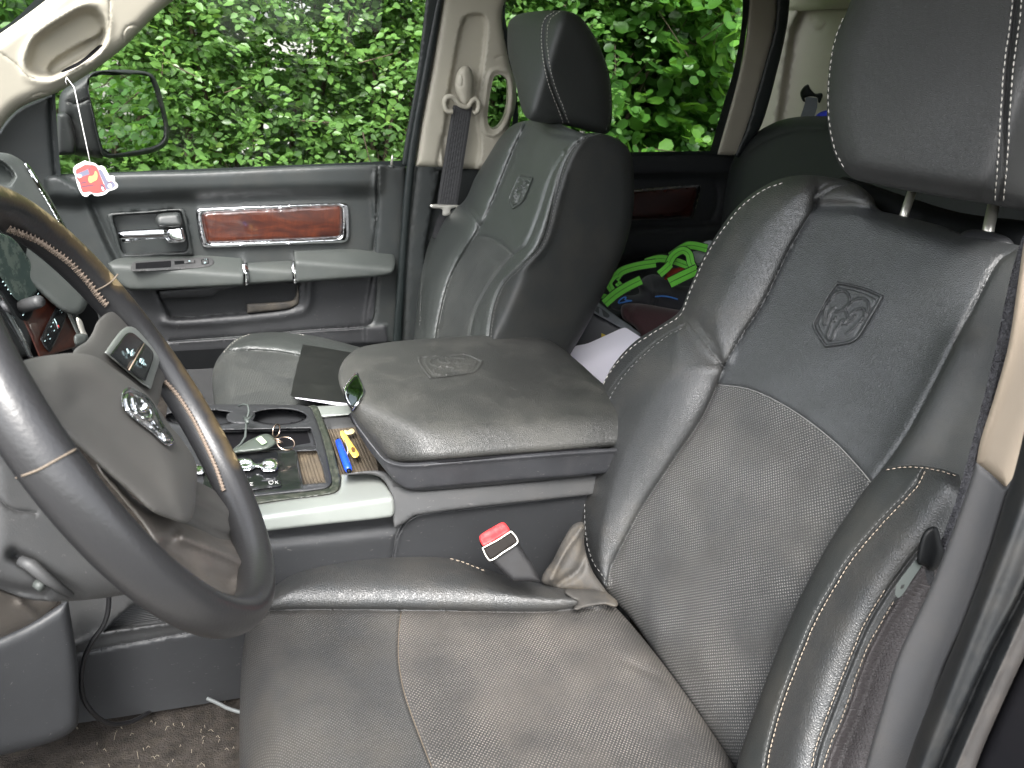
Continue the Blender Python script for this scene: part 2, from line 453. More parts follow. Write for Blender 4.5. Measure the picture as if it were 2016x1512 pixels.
M['pl_upper'] = surf('door_plastic_soft', (.028, .032, .032), .45, grain=.00018, gscale=900, gtype='noise', var=.1, dust=.06)
M['pl_arm'] = surf('armrest_vinyl', (.046, .052, .049), .55, grain=.00018, gscale=800, gtype='noise', var=.1, dust=.12, dcol=(.16, .16, .14))
M['pl_dark'] = surf('hard_plastic_dark', (.024, .025, .027), .5, grain=.00015, gscale=1000, gtype='noise', var=.12, scr=.25)
M['pl_mid'] = surf('hard_plastic_grey', (.042, .043, .044), .52, grain=.00018, gscale=900, gtype='noise', var=.12, dust=.10, dcol=(.17, .15, .13), scr=.3)
M['pl_black'] = surf('black_plastic', (.0045, .005, .0055), .5, spec=.15, grain=.0001, gscale=900, gtype='noise')
M['pl_gloss'] = surf('gloss_black_plastic', (.010, .011, .012), .15, dust=.12, dcol=(.15, .14, .13), dscale=20)
M['ribbed'] = surf('ribbed_rubber', (.050, .052, .054), .6, stripes=('Z', 105, .0014))
M['ribbed_x'] = surf('ribbed_dusty_rubber', (.06, .047, .033), .7, stripes=('X', 60, .0012), dust=.5, dcol=(.2, .15, .09), dscale=12)
M['hole'] = surf('cavity_shade', (.006, .006, .007), .8, spec=.1)  # near-black colour stands in for the shade inside recesses
M['chrome'] = surf('chrome_trim', (.80, .81, .83), .08, 1)
M['steel'] = surf('steel', (.66, .64, .58), .3, .65, var=.1)
M['silver'] = surf('satin_silver_paint', (.30, .32, .30), .34, .45, var=.05, dust=.08, dcol=(.4, .4, .36), dscale=9)
M['cream'] = surf('cream_trim', (.38, .355, .29), .55, grain=.00012, gscale=1200, gtype='noise', var=.04)
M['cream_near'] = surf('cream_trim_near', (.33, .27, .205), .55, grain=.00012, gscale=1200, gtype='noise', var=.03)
M['rubber'] = surf('weatherstrip_rubber', (.008, .009, .010), .42, dust=.16, dcol=(.10, .085, .065), dscale=14, grain=.0003, gscale=60, gtype='noise')
M['rubber_clean'] = surf('window_seal_rubber', (.008, .012, .012), .5)
M['web'] = surf('belt_webbing', (.020, .020, .022), .7, grain=.0006, gscale=500)
M['carpet'] = surf('carpet', (.034, .030, .027), .95, grain=.003, gscale=420, gtype='noise', var=.4, dust=.35, dcol=(.10, .085, .065), dscale=40, spec=.1)
M['fabric_black'] = surf('black_cloth', (.018, .019, .023), .85, grain=.0006, gscale=500, gtype='noise', sheen=.2)
M['maroon'] = surf('maroon_cloth', (.045, .017, .020), .85, grain=.0005, gscale=400, gtype='noise', sheen=.2)
M['blue'] = surf('blue_plastic', (.02, .13, .50), .5)
M['blue_pen'] = surf('blue_pen_plastic', (.012, .07, .62), .35)
M['yellow'] = surf('yellow_plastic', (.80, .50, .10), .45, var=.1)
M['red'] = surf('red_plastic', (.72, .035, .04), .42, dust=.15, dcol=(.6, .4, .35), dscale=50)
M['redcloth'] = surf('red_cloth', (.30, .03, .015), .8)
M['paper'] = surf('white_paper', (.72, .70, .78), .7)
M['crate'] = surf('grey_crate_plastic', (.16, .17, .19), .5)
M['crate_dark'] = surf('dark_crate_plastic', (.045, .048, .055), .5)
M['body'] = surf('black_body_paint', (.003, .003, .004), .6, spec=.12, dust=.06, dcol=(.04, .03, .03), dscale=8)
M['white'] = surf('white_print', (.62, .62, .60), .5)
M['ink'] = surf('pale_print', (.45, .62, .64), .5)
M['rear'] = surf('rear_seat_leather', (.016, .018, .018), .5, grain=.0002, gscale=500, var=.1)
M['lidlt'] = surf('console_lid_leather', (.030, .0305, .0285), .46, spec=.8, grain=.00032, gscale=400, var=.15, dust=.2, dcol=(.19, .18, .15), dscale=5)
M['dusty'] = surf('dusty_cover_vinyl', (.045, .042, .038), .65, grain=.0003, gscale=300, gtype='noise', var=.3, dust=.6, dcol=(.15, .12, .082), dscale=12)
M['grime'] = surf('grimy_black_trim', (.02, .024, .018), .4, dust=.6, dcol=(.13, .13, .10), dscale=60)
M['wheel_pl'] = surf('wheel_hub_plastic', (.088, .085, .079), .55, grain=.00015, gscale=1100, gtype='noise', var=.08, dust=.1, dcol=(.2, .17, .14))
M['wheel_brown'] = surf('wheel_spoke_plastic', (.115, .104, .094), .34, grain=.0001, gscale=900, gtype='noise', var=.15, dust=.25, dcol=(.25, .2, .15), dscale=9)
M['screen'] = surf('dusty_screen', (.03, .045, .04), .22, dust=.5, dcol=(.22, .25, .2), dscale=25)

def wood():
    m_, nt, b = newmat('wood_inlay'); geo = N_(nt, 'ShaderNodeNewGeometry').outputs['Position']
    mp = N_(nt, 'ShaderNodeMapping'); mp.inputs['Scale'].default_value = (1.0, 1.0, 3.2); nt.links.new(geo, mp.inputs[0])
    n1 = N_(nt, 'ShaderNodeTexNoise', Scale=9.0, Detail=6.0, Roughness=.6, Distortion=1.6); nt.links.new(mp.outputs[0], n1.inputs['Vector'])
    mp2 = N_(nt, 'ShaderNodeMapping'); mp2.inputs['Scale'].default_value = (60, 60, 9); mp2.inputs['Rotation'].default_value = (0, .15, 0); nt.links.new(geo, mp2.inputs[0])
    n2 = N_(nt, 'ShaderNodeTexNoise', Scale=1.6, Detail=5.0, Distortion=1.8); nt.links.new(mp2.outputs[0], n2.inputs['Vector'])
    c1 = mixc(nt, ramp(nt, n1.outputs[0], .35, .68), (.090, .022, .009), (.024, .007, .005))
    c2 = mixc(nt, ramp(nt, n2.outputs[0], .40, .66), c1, (.035, .008, .006))
    mx = mixc(nt, .55, c1, c2); nt.links.new(mx, b.inputs['Base Color']); b.inputs['Roughness'].default_value = .35
    b.inputs['Coat Weight'].default_value = 1; b.inputs['Coat Roughness'].default_value = .04
    return m_
M['wood'] = wood()
M['wood_shaded'] = surf('shaded_wood_inlay', (.030, .008, .006), .2, var=.5, dscale=18, coat=1)  # darker copy of the wood; shade of the rear cabin put into the colour
M['arc'] = surf('seam_piping_dusty', (.12, .095, .07), .7)
def glass(name, tint, ref=.06):
    m_, nt, b = newmat(name); nt.nodes.remove(b); o = nt.nodes['Material Output']
    tr = N_(nt, 'ShaderNodeBsdfTransparent'); tr.inputs[0].default_value = (*tint, 1); gl = N_(nt, 'ShaderNodeBsdfGlossy'); gl.inputs['Roughness'].default_value = .02
    fr = N_(nt, 'ShaderNodeFresnel'); fr.inputs[0].default_value = 1.22; mx = N_(nt, 'ShaderNodeMixShader'); nt.links.new(fr.outputs[0], mx.inputs[0]); nt.links.new(tr.outputs[0], mx.inputs[1]); nt.links.new(gl.outputs[0], mx.inputs[2]); nt.links.new(mx.outputs[0], o.inputs[0]); return m_
M['glass'] = glass('window_glass', (.88, .92, .88)); M['glass_dark'] = glass('tinted_window_glass', (.55, .62, .56))
M['mirror'] = surf('mirror_glass', (.66, .70, .66), .01, 1)
def rimmat():
    m_, nt, b = newmat('wheel_rim_leather'); geo = N_(nt, 'ShaderNodeNewGeometry').outputs['Position']
    at = N_(nt, 'ShaderNodeAttribute', attribute_name='wear'); n1 = N_(nt, 'ShaderNodeTexNoise', Scale=45.0, Detail=7.0, Roughness=.7); nt.links.new(geo, n1.inputs['Vector'])
    s_ = N_(nt, 'ShaderNodeMath', operation='ADD'); nt.links.new(at.outputs['Fac'], s_.inputs[0]); nt.links.new(n1.outputs[0], s_.inputs[1])
    f = ramp(nt, s_.outputs[0], .95, 1.5); c = mixc(nt, f, (.020, .020, .021), (.070, .052, .030))
    f2 = ramp(nt, s_.outputs[0], 1.6, 1.72); c = mixc(nt, f2, c, (.30, .23, .13))
    nt.links.new(c, b.inputs['Base Color']); b.inputs['Roughness'].default_value = .34
    n2 = N_(nt, 'ShaderNodeTexNoise', Scale=350.0, Detail=3.0); nt.links.new(geo, n2.inputs['Vector']); bp = N_(nt, 'ShaderNodeBump'); bp.inputs['Distance'].default_value = .0002; nt.links.new(n2.outputs[0], bp.inputs['Height']); nt.links.new(bp.outputs[0], b.inputs['Normal'])
    return m_
M['rim'] = rimmat()
def leafmat(name, a, b_, c_):
    m_, nt, b = newmat(name); at = N_(nt, 'ShaderNodeAttribute', attribute_name='tone')
    c = mixc(nt, ramp(nt, at.outputs['Fac'], 0, .7), a, b_); c = mixc(nt, ramp(nt, at.outputs['Fac'], .7, 1), c, c_)
    nt.links.new(c, b.inputs['Base Color']); b.inputs['Roughness'].default_value = .34
    tl = N_(nt, 'ShaderNodeBsdfTranslucent'); mu = mixc(nt, .35, c, (.25, .5, .03)); nt.links.new(mu, tl.inputs[0]); mx = N_(nt, 'ShaderNodeMixShader'); mx.inputs[0].default_value = .38
    nt.links.new(b.outputs[0], mx.inputs[1]); nt.links.new(tl.outputs[0], mx.inputs[2]); nt.links.new(mx.outputs[0], nt.nodes['Material Output'].inputs[0]); return m_
M['leaf_a'] = leafmat('shrub_leaf', (.065, .135, .040), (.14, .27, .065), (.29, .42, .10))
M['leaf_b'] = leafmat('alder_leaf', (.045, .12, .026), (.085, .21, .034), (.23, .46, .05))
M['bark'] = surf('bark', (.09, .065, .045), .9, grain=.004, gscale=60, gtype='noise', var=.3)
M['ground'] = surf('gravel_ground', (.20, .19, .17), .95, grain=.01, gscale=60, gtype='noise', var=.3)
M['asphalt'] = surf('asphalt', (.11, .11, .11), .9, grain=.004, gscale=200, gtype='noise', var=.2)
#PARTS
# ================================================================== GROUND
def sheet(name, x0, x1, y0, y1, z, mat_, kind='structure'):
    o = mesh(name, [(x0, y0, z), (x1, y0, z), (x1, y1, z), (x0, y1, z)], [(0, 1, 2, 3)], mat_, absz=True, smooth=False); o['kind'] = kind; return o
sheet('ground', -150, 150, -150, 150, 0, M['ground'])
sheet('road', -60, 60, -9, -.6, .006, M['asphalt'])

# ================================================================== CAB BODY
cab = thing('truck_cab', 'pickup truck cab shell with cream pillar trim, grab handle pillar and dark carpet', 'truck cab', (.6, 1.2, -1.2))
# rear-most first -------------------------------------------------
pw = PL((-1, -.25, .05), PT(1600, 150, x=1.80))
relief('rear_wall_trim', [(1545,5,1),(1600,5),(1668,5,1),(1800,5,1),(1800,330,1),(1440,330,1),(1500,240),(1530,130)], pw, [M['cream']], cab, step=12,
       feats=[('poly', np.array([(1574,30),(1560,60),(1530,260),(1440,330),(1440,0),(1580,0)], float), .03, 14), ('cline', path([(1597,40),(1612,39),(1625,41),(1622,52),(1612,60),(1603,57)], True), -.003, 1.6)], thick=.03)
relief('headliner_edge', [(1535,-60,1),(1800,-60,1),(1800,16,1),(1668,17),(1600,20),(1545,24,1)], PL((-.9, -.2, -.3), PT(1600, 10, x=1.76)), [M['cream']], cab, step=16, edge=.01)
py_ = PL((0, -1, 0), (0, 2.02, 0))
relief('rear_pillar_trim', [(1474,-40,1),(1535,-40,1),(1531,10),(1524,69),(1500,160),(1470,262),(1455,306,1),(1412,304,1),(1430,240),(1455,146),(1470,60)], PL((0,-1,.05), PT(1480,150,y=1.95)), [M['cream']], cab, step=8, edge=.012, thick=.05)
relief('door_seal', [(1531,-40,1),(1556,-40,1),(1554,12),(1548,60),(1530,140),(1500,245),(1480,275),(1452,312,1),(1446,306,1),(1470,250),(1505,130),(1526,50)], PL((-.3,-1,.05), PT(1520,150,y=1.93)), [M['rubber_clean']], cab, step=7, edge=.008, thick=.05)
# passenger B pillar
pb = PL((0, -1, .04), PT(930, 200, y=1.95))
relief('pillar_trim', [(876,-40,1),(1004,-40,1),(997,0),(989,31),(994,70),(1003,120),(1016,170),(1014,215),(1003,245),(1000,300,1),(975,334,1),(930,333,1),(817,328,1),(830,240),(850,130)], pb, [M['cream']], cab,
       step=6, edge=.02, thick=.06, holes=[[(973,151),(982,147),(991,149),(998,158),(1000,190),(994,228),(984,246),(973,255),(965,252),(960,236),(962,205),(967,175)]],
       feats=[('poly', path([(900,90),(915,35),(935,28),(952,32),(958,50),(950,130),(940,200),(938,330),(880,335),(878,230)], True), -.016, 7), ('cline', path([(968,142),(986,138),(1003,146),(1008,190),(1000,235),(978,264),(960,262),(952,236),(955,200),(960,165)], True), .006, 4),
              ('line', path([(862,330),(866,300),(872,270)]), -.008, 4), ('line', path([(975,115),(985,111),(998,111)]), -.002, 1.3), ('line', path([(948,258),(956,268),(968,272)]), -.002, 1.3)])
relief('lower_pillar_panel', [(812,322,1),(860,322),(950,322,1),(960,700,1),(780,700,1),(784,560),(795,430)], PL((0,-1,.02), PT(860,500,y=1.955)), [M['pl_upper']], cab, step=10, edge=.01, thick=.05,
       feats=[('poly', path([(856,338),(866,338),(850,420),(838,520),(900,700),(990,700),(990,338)], True), -.03, 6), ('line', path([(822,332),(806,480),(796,690)]), -.004, 2.2)])
relief('door_seal', [(866,-40,1),(880,-40,1),(853,120),(832,230),(816,332,1),(802,480),(790,690,1),(772,690,1),(786,500),(800,330),(830,150)], PL((0,-1,.02), PT(820,300,y=1.945)), [M['rubber_clean']], cab, step=6, edge=.008, thick=.05)
# small window in pillar
relief('pillar_window', [(955,140,1),(1004,140,1),(1004,260,1),(955,262,1)], PL((0,-1,0), PT(980,200,y=2.04)), [M['glass_dark']], cab, step=60, openback=True)
# A pillar with grab handle recess
pa = PL((.28, -.9, -.18), PT(180, 80, y=1.86))
relief('windshield_pillar_trim', [(0,66,1),(40,38),(88,2,1),(250,-130,1),(520,-110,1),(344,0),(312,25),(278,59),(243,94),(194,132),(146,163),(108,184),(69,198),(35,215),(12,238),(-4,262,1),(-260,430,1),(-330,300,1)], pa, [M['cream'], M['hole']], cab, step=6, edge=.028, thick=.06,
       feats=[('poly', path([(58,112),(72,78),(140,32),(165,21),(188,25),(203,45),(205,72),(190,98),(150,122),(110,146),(92,150),(70,143),(57,128)], True), -.035, 20),
              ('poly', path([(98,146),(100,126),(140,98),(196,68),(204,58),(203,76),(188,99),(150,122),(115,143)], True), -.02, 8),
              ('cline', path([(48,130),(52,100),(80,62),(140,24),(168,8),(196,10),(212,35),(212,75),(196,108),(150,134),(110,156),(80,160),(56,150)], True), .004, 9),
              ('line', path([(0,103),(30,125),(55,150),(90,156),(130,146),(170,124),(205,90),(215,50),(216,0)]), -.0018, 1.4),
              ('cline', path([(243,66),(252,52),(268,50),(272,60),(262,76),(247,82)], True), -.0022, 1.5), ('cline', path([(62,191),(74,184),(96,183),(102,190),(90,197),(70,199)], True), -.0022, 1.4)],
       zones=[([(120,140),(160,118),(196,88),(202,90),(160,126),(125,142)], 1)])
relief('windshield_frame', [(-60,104,1),(-60,66,1),(0,58),(70,-2),(110,-50,1),(140,-50,1),(90,2),(40,40),(0,68)], PL((.3,-.9,-.1), PT(20,50,y=1.95)), [M['rubber_clean']], cab, step=8, thick=.03)
relief('windshield', [(-140,200,1),(-140,-160,1),(160,-160,1),(100,0,1),(0,80,1)], PL((.5,-.8,-.2), PT(0,0,y=2.02)), [M['glass_dark']], cab, step=80, openback=True)
# shell that is mostly out of frame but closes the cab to the light
sh = MB()
sh.add(boxm((1.12, 1.2, .36), (1.85, 1.72, .05)))
sh.add(boxm((1.98, 1.2, -.5), (.05, 1.8, 1.75)))  # unseen rear wall, its window left out to keep the rear cabin dark
sh.build('roof', [M['cream']], cab, smooth=False)
for c_, s_ in (((1.45, .34, -.65), (1.1, .05, 1.4)), ((1.45, .335, .18), (1.1, .03, .3)), ((.62, 2.16, -1.0), (2.9, .06, .75)), ((1.38, 2.06, -1.0), (1.3, .08, .8)), ((-.5, 1.2, -1.0), (.05, 1.8, .9))):  # upper near panel is added over the unseen rear window opening to block light
    s2 = MB(); s2.add(boxm(c_, s_)); s2.build('body_and_blocker_panel', [M['body']], cab, smooth=False)
# floor
fl = mesh('floor_carpet', [(-.6, .30, -1.02), (2, .30, -1.02), (2, 2.1, -.965), (-.6, 2.1, -.965)], [(0, 1, 2, 3)], M['carpet'], cab, smooth=False)
# near side pillar (right edge of the photograph)
pn = PL((-.25, -1, .02), PT(1960, 700, y=.40))
relief('near_pillar_cream_trim', [(2075,-300,1),(2045,380),(2018,470),(2007,537),(1986,676),(1958,780),(1930,868),(1922,912,1),(1950,935),(1984,965,1),(1998,930),(2020,840),(2090,600,1),(2330,560,1),(2330,-300,1)], pn, [M['cream_near']], cab, step=9, edge=.012, thick=.03,
       label='cream upper trim of the near pillar beside the driver seat belt')
pq = PL3(PT(1950,950,t=.64), PT(1720,1500,t=.70), PT(1810,1500,t=.665))
relief('near_pillar_lower_trim', [(1922,910,1),(1905,962),(1870,1060),(1828,1164),(1769,1289),(1735,1400),(1703,1512),(1690,1570,1),(1800,1570,1),(1806,1500),(1850,1340),(1901,1220),(1948,1090),(1980,985),(1998,935,1),(1980,960,1),(1950,932)], pq, [surf('pillar_fabric_trim', (.055,.055,.057), .7, grain=.0003, gscale=700, gtype='noise', var=.08, dust=.1)], cab, step=9, edge=.005, thick=.03)
sealz = path([(2070,1090,1),(2020,1200),(1975,1300),(1930,1398),(1882,1512),(1860,1570,1),(1930,1590,1),(2120,1200,1)], True)
relief('near_door_seal', [(2420,-300,1),(2200,-300,1),(2120,560),(2040,760),(1998,925),(1978,985),(1948,1085),(1901,1215),(1850,1336),(1800,1460),(1765,1570,1),(1905,1570,1),(1925,1500),(1968,1398),(2020,1285),(2100,1120),(2420,700,1)], (pq[0], pq[1] - ray([(1900,1200)])[0] * .03), [M['rubber'], M['sill']], cab, step=7, edge=.01, thick=.03, zones=[(sealz, 1)],
       feats=[('line', path([(2060,1060),(2016,1165),(1955,1281),(1901,1398),(1850,1512),(1830,1560)]), -.010, 7), ('line', path([(2060,860),(1990,1060),(1900,1290),(1810,1520)]), .006, 16), ('line', path([(2060,1100),(2020,1200),(1930,1398),(1880,1512),(1860,1560)]), .004, 9)])
relief('near_sill_body', [(2500,760,1),(2400,800),(2100,1090),(2030,1262),(1968,1390),(1915,1512),(1890,1580,1),(2500,1580,1)], (pq[0], pq[1] - ray([(1900,1200)])[0] * .022), [M['body']], cab, step=14, edge=.01, thick=.03)

# ================================================================== PASSENGER DOOR
door = thing('passenger_door', 'passenger front door with dark panel, wood inlay, chrome handle and ribbed pocket', 'car door', (.2, 2.0, -1.0))
pd = PL((0, -1, .03), PT(450, 450, y=2.0))
ledge = np.array([(60,250),(760,250),(742,374),(500,380),(300,386),(170,392),(150,398),(90,392)], float)
pocket = path([(311,574,1),(322,600),(334,623),(345,627),(420,622),(500,615),(560,608),(578,601),(584,590),(586,556,1),(450,556,1)], True)
relief('door_panel', [(60,352,1),(112,344,1),(250,340),(400,337),(600,328),(742,324),(800,327,1),(797,420),(788,560),(778,676,1),(700,680),(560,688),(430,694),(300,704,1),(160,680,1),(60,500,1)], pd, [M['pl_upper'], M['ribbed'], M['pl_dark'], M['pl_black']], door, step=7, edge=.012, thick=.08,
       feats=[('poly', ledge, .030, 34), ('poly', path([(742,322),(802,322),(800,700),(725,700),(738,500)], True), .012, 8), ('line', path([(744,322),(742,420),(736,492)]), -.012, 2.5),
              ('poly', pocket, -.026, 7), ('line', path([(322,634),(345,638),(500,628),(592,614),(606,600),(610,556)]), .008, 8),
              ('poly', path([(150,365),(170,392),(205,470),(240,560),(200,640),(60,640),(60,340)], True), .022, 14), ('line', path([(178,398),(215,480),(250,560)]), -.006, 7), ('poly', path([(222,428),(231,423),(290,419),(350,414),(359,420),(366,455),(371,488),(363,496),(300,499),(250,502),(239,495),(230,460)], True), -.06, 3),
              ('line', path([(744,545),(740,600),(734,632),(720,642),(587,651),(473,662),(337,671)]), -.006, 1.8), ('line', path([(744,548),(738,604),(731,636),(718,646),(587,655),(473,666),(337,675)]), .002, 1.8),
              ('poly', np.array([(300,676),(473,664),(590,653),(722,645),(760,640),(770,720),(300,730)], float), .006, 5)],
       zones=[([(180,570,1),(300,566,1),(480,558,1),(742,540,1),(738,600),(722,642),(587,652),(300,674,1)], 2), (pocket, 1), ([(311,572,1),(440,562,1),(430,573),(415,582),(316,588,1)], 3), ([(240,676,1),(473,664),(590,653),(722,645),(760,640,1),(770,720,1),(240,730,1)], 2)])
# pocket divider, fabric insert dusty
relief('pocket_liner', [(486,598,1),(560,594),(578,590),(584,576),(586,560,1),(588,596),(578,604),(560,609),(486,617,1)], PL((0,-1,.03), PT(540,600,y=1.985)), [M['dusty']], door, step=5, edge=.006)
relief('speaker_shelf', [(311,572,1),(440,561,1),(482,558,1),(476,562),(430,574),(418,582),(316,588,1)], PL((0,-1,.03), PT(400,570,y=1.98)), [M['pl_dark']], door, step=6, edge=.004, thick=.03)
# armrests: top face and front face meet in a soft edge
def arm(name, out, px_edge, yy=1.925, mat_='pl_arm', **k):
    e = PT(*px_edge, y=yy)
    return relief(name, out, [PL((0, -1, .12), e), PL((.05, -.28, 1), e)], [M[mat_]], door, step=6, k=.0035, edge=.008, thick=.09, back=(0, 1, 0), **k)
a1, sA1 = arm('armrest', [(212,518,1),(236,508),(350,503),(472,499),(478,511),(482,545),(480,562,1),(380,567),(258,571),(236,560),(222,540)], (360, 532))
arm('pull_handle', [(482,518,1),(530,515),(577,513,1),(580,535),(579,554,1),(530,557),(485,560,1)], (530, 530), 1.93)
a3, _ = arm('armrest', [(579,494,1),(650,491),(706,489),(722,492),(768,495),(776,503),(777,525),(769,540),(680,549),(584,556,1),(580,525)], (670, 521), 1.915)
for q in ([(478,520),(482,517),(487,518),(489,540),(489,559),(482,561),(479,540)], [(575,516),(578,513),(583,514),(585,535),(585,555),(579,557),(576,540)]):
    e = PT(q[0][0] + 4, 532, y=1.915)
    relief('chrome_ring', q, [PL((0, -1, .12), e), PL((.05, -.28, 1), e)], [M['chrome']], door, step=2.5, k=.004, edge=.003, thick=.07, back=(0, 1, 0))
# window switches
e = PT(360, 532, y=1.925); ptop = PL((.05, -.28, 1), e + np.array([0, 0, .0025]))
sw, sS = relief('switch_panel', [(258,524),(263,516),(280,514),(408,506),(419,510),(421,518),(412,524),(380,528),(268,534),(259,532)], ptop, [M['pl_mid'], M['hole'], M['pl_black']], door, step=3, edge=.002, thick=.004,
       feats=[('poly', path([(268,519,1),(336,514,1),(336,525,1),(268,529,1)], True), -.0012, 1.6)], zones=[([(267,518,1),(337,513,1),(337,526,1),(267,530,1)], 1), ([(343,514,1),(384,512,1),(384,518,1),(344,521,1)], 2), ([(396,511,1),(410,509,1),(412,519,1),(397,521,1)], 2)])  # switch recess is shallow; its shade is put into the near-black zone
for q, g in (([(362,512.5),(382,511.5),(383,517),(363,518.5)], 1), ([(398,512),(409,511),(410,518),(399,519.5)], 2)):
    relief('switch', [(a, b, 1) for a, b in q], PL((.05, -.28, 1), e + np.array([0, 0, .006])), [M['pl_mid']], door, step=2.5, edge=.002, thick=.006)
mk = MB()
for seg in ([(371,514),(374,512.5),(374,514.5),(371,514)], [(402,516.5),(406,516.2)], [(402,518),(406,517.7)], [(403,510.8),(403.5,510)], [(406,510.6),(407,509.8)]):
    P = ray(seg) * 1; tt = [(PT(a, b, pl=PL((.05, -.28, 1), e + np.array([0, 0, .0085])))) for a, b in seg]; mk.add(tube(tt, .0007, 4))
mk.build('switch_mark', [M['ink']], door)
# handle
relief('handle_bezel', [(211,424),(219,419,1),(285,416),(356,411),(364,417),(372,455),(381,502,1),(310,506),(237,511,1),(224,470)], PL((0,-1,.03), PT(300,460,y=1.985)), [M['pl_upper'], M['pl_black']], door, step=4.5, edge=.004, thick=.02,
       feats=[('poly', path([(224,429),(231,425),(290,421),(350,416),(357,421),(364,455),(369,487),(362,494),(300,497),(250,500),(241,494),(232,460)], True), -.035, 5), ('cline', path([(267,440),(271,433),(279,431),(286,435),(288,443),(284,450),(272,450),(267,446)], True), -.002, 1.2)],
       zones=[([(226,430),(232,427),(290,423),(348,419),(353,423),(358,455),(362,478),(330,480),(243,484),(236,460)], 1)])  # recess floor painted black; shade of the depth put into the colour
hb = MB(); A = PT(234, 463, y=1.945); B = PT(330, 458, y=1.945)
Pb = [A + (B - A) * u for u in np.linspace(0, 1, 10)]
hb.add(tube([A + (B - A) * -.01] + Pb, [.006] + [.0105] * 10, 14)); 
hb.add(tube([PT(240, 473, y=1.95), PT(262, 473, y=1.95)], .006, 8)); hb.add(tube([PT(264, 472, y=1.95), PT(325, 468, y=1.95)], .0022, 8)); hb.add(tube([PT(325, 466, y=1.95), PT(332, 476, y=1.952), PT(352, 476, y=1.955)], .003, 8))
hb.build('door_handle', [M['chrome']], door)
relief('handle_hub', [(329,451),(345,448),(358,448),(362,460),(364,474),(350,477),(333,472),(328,462)], PL((0,-1,.2), PT(345,460,y=1.945)), [M['chrome']], door, step=3, edge=.008, thick=.03)
relief('lock_knob', [(306,430),(312,422),(330,419),(352,419),(356,426),(359,444),(350,447),(315,447),(308,442)], PL((0,-1,.4), PT(330,430,y=1.945)), [M['pl_upper']], door, step=3, edge=.012, thick=.03)
# wood inlay with chrome frame
relief('inlay_frame', [(386,415),(392,410),(402,409),(540,403),(672,399),(684,402),(687,411),(688,440),(687,468),(680,476),(668,478),(540,483),(408,487),(399,484),(394,474),(388,440)], PL((0,-1,.03), PT(540,443,y=1.985)), [M['chrome']], door, step=3.5, edge=.005, thick=.02,
       feats=[('poly', path([(398,426),(404,419),(420,417),(540,411),(664,405),(671,408),(673,430),(672,462),(666,468),(540,474),(416,479),(409,476),(404,460)], True), -.008, 5)])
relief('wood_inlay', [(400,426),(405,420),(420,418),(540,412),(664,406),(670,409),(672,430),(671,462),(665,467),(540,473),(417,478),(410,475),(405,455)], PL((0,-1,.03), PT(540,443,y=1.988)), [M['wood']], door, step=5, edge=.006, thick=.005)
# lock pin
mb = MB(); mb.add(tube([PT(770.5, 327, y=1.96), PT(772, 312, y=1.96), PT(772.5, 305, y=1.96)], [.0035, .003, .002], 8)); mb.build('lock_pin', [M['steel']], door)
mb = MB(); mb.add(tube([PT(770, 330, y=1.96), PT(770.3, 325, y=1.96)], [.010, .007], 12)); mb.build('lock_grommet', [M['pl_upper']], door)
# window frame / sail panel / glass
relief('sail_panel', [(-330,440,1),(-4,262,1),(10,240),(35,215),(69,198),(106,184,1),(110,260),(118,345,1),(112,352),(96,372,1),(80,420,1),(60,700,1),(-330,760,1)], PL((.1,-1,0), PT(80,300,y=1.955)), [M['pl_upper']], door, step=9, edge=.01, thick=.04, feats=[('line', path([(100,186),(103,260),(110,345)]), -.01, 5)])
relief('window_frame', [(102,176,1),(108,172,1),(113,260),(120,346,1),(112,350,1),(106,260)], PL((0,-1,0), PT(110,260,y=1.96)), [M['rubber_clean']], door, step=5, thick=.04)
relief('window_frame', [(843,-40,1),(872,-40,1),(868,0),(845,120),(825,220),(804,328,1),(790,327,1),(797,280),(820,150)], PL((0,-1,0), PT(830,150,y=1.955)), [M['rubber_clean']], door, step=6, edge=.006, thick=.04)
relief('window_seal', [(112,349,1),(112,343,1),(300,336),(500,328),(794,316,1),(796,328,1),(740,327),(500,336),(300,343)], PL((0,-1,0), PT(450,330,y=2.0)), [M['rubber_clean']], door, step=6, thick=.03)
relief('window_glass', [(100,350,1),(95,100,1),(330,-120,1),(860,-120,1),(795,335,1)], PL((0,-1,.05), PT(500,200,y=2.035)), [M['glass']], door, step=120, openback=True)
# side mirror
pm0 = PT(250, 225, y=2.20)
pmh = PL((.816, -.577, -.02), pm0)
sm_, _ = relief('side_mirror', [(176,146),(194,139),(240,137),(275,139),(299,146),(312,167),(320,195),(328,228),(333,262),(327,286),(296,302),(222,311),(204,308),(196,290),(180,220),(172,165)], pmh, [M['pl_dark']], door, step=5, edge=.012, thick=.10, back=(-.9,.3,0),
       feats=[('poly', path([(178,152),(257,147),(292,150),(304,172),(320,226),(325,264),(318,280),(292,291),(215,303),(203,294),(186,226)], True), -.012, 3)])
relief('mirror_body', [(116,200),(122,180),(150,160),(178,146),(188,190),(200,260),(206,306),(170,308),(150,306),(140,300),(138,240),(118,232)], PL((.2,-1,0), PT(160,230,y=2.17)), [M['pl_dark']], door, step=6, edge=.025, thick=.08,
       feats=[('line', path([(135,200),(150,205),(175,195)]), -.003, 2)])
relief('mirror_arm', [(112,224,1),(128,222),(140,235),(148,300),(120,306,1),(112,306,1)], PL((.1,-1,0), PT(130,260,y=2.12)), [M['pl_dark']], door, step=6, edge=.012, thick=.06)
mg, _ = relief('mirror_glass', [(177,153),(215,149),(257,147),(292,150),(304,172),(320,226),(325,264),(318,280),(292,291),(215,303),(203,294),(186,226)], PL((.816, -.577, -.02), pm0 + np.array([-.003, .002, 0])), [M['mirror']], sm_, step=30, openback=True)

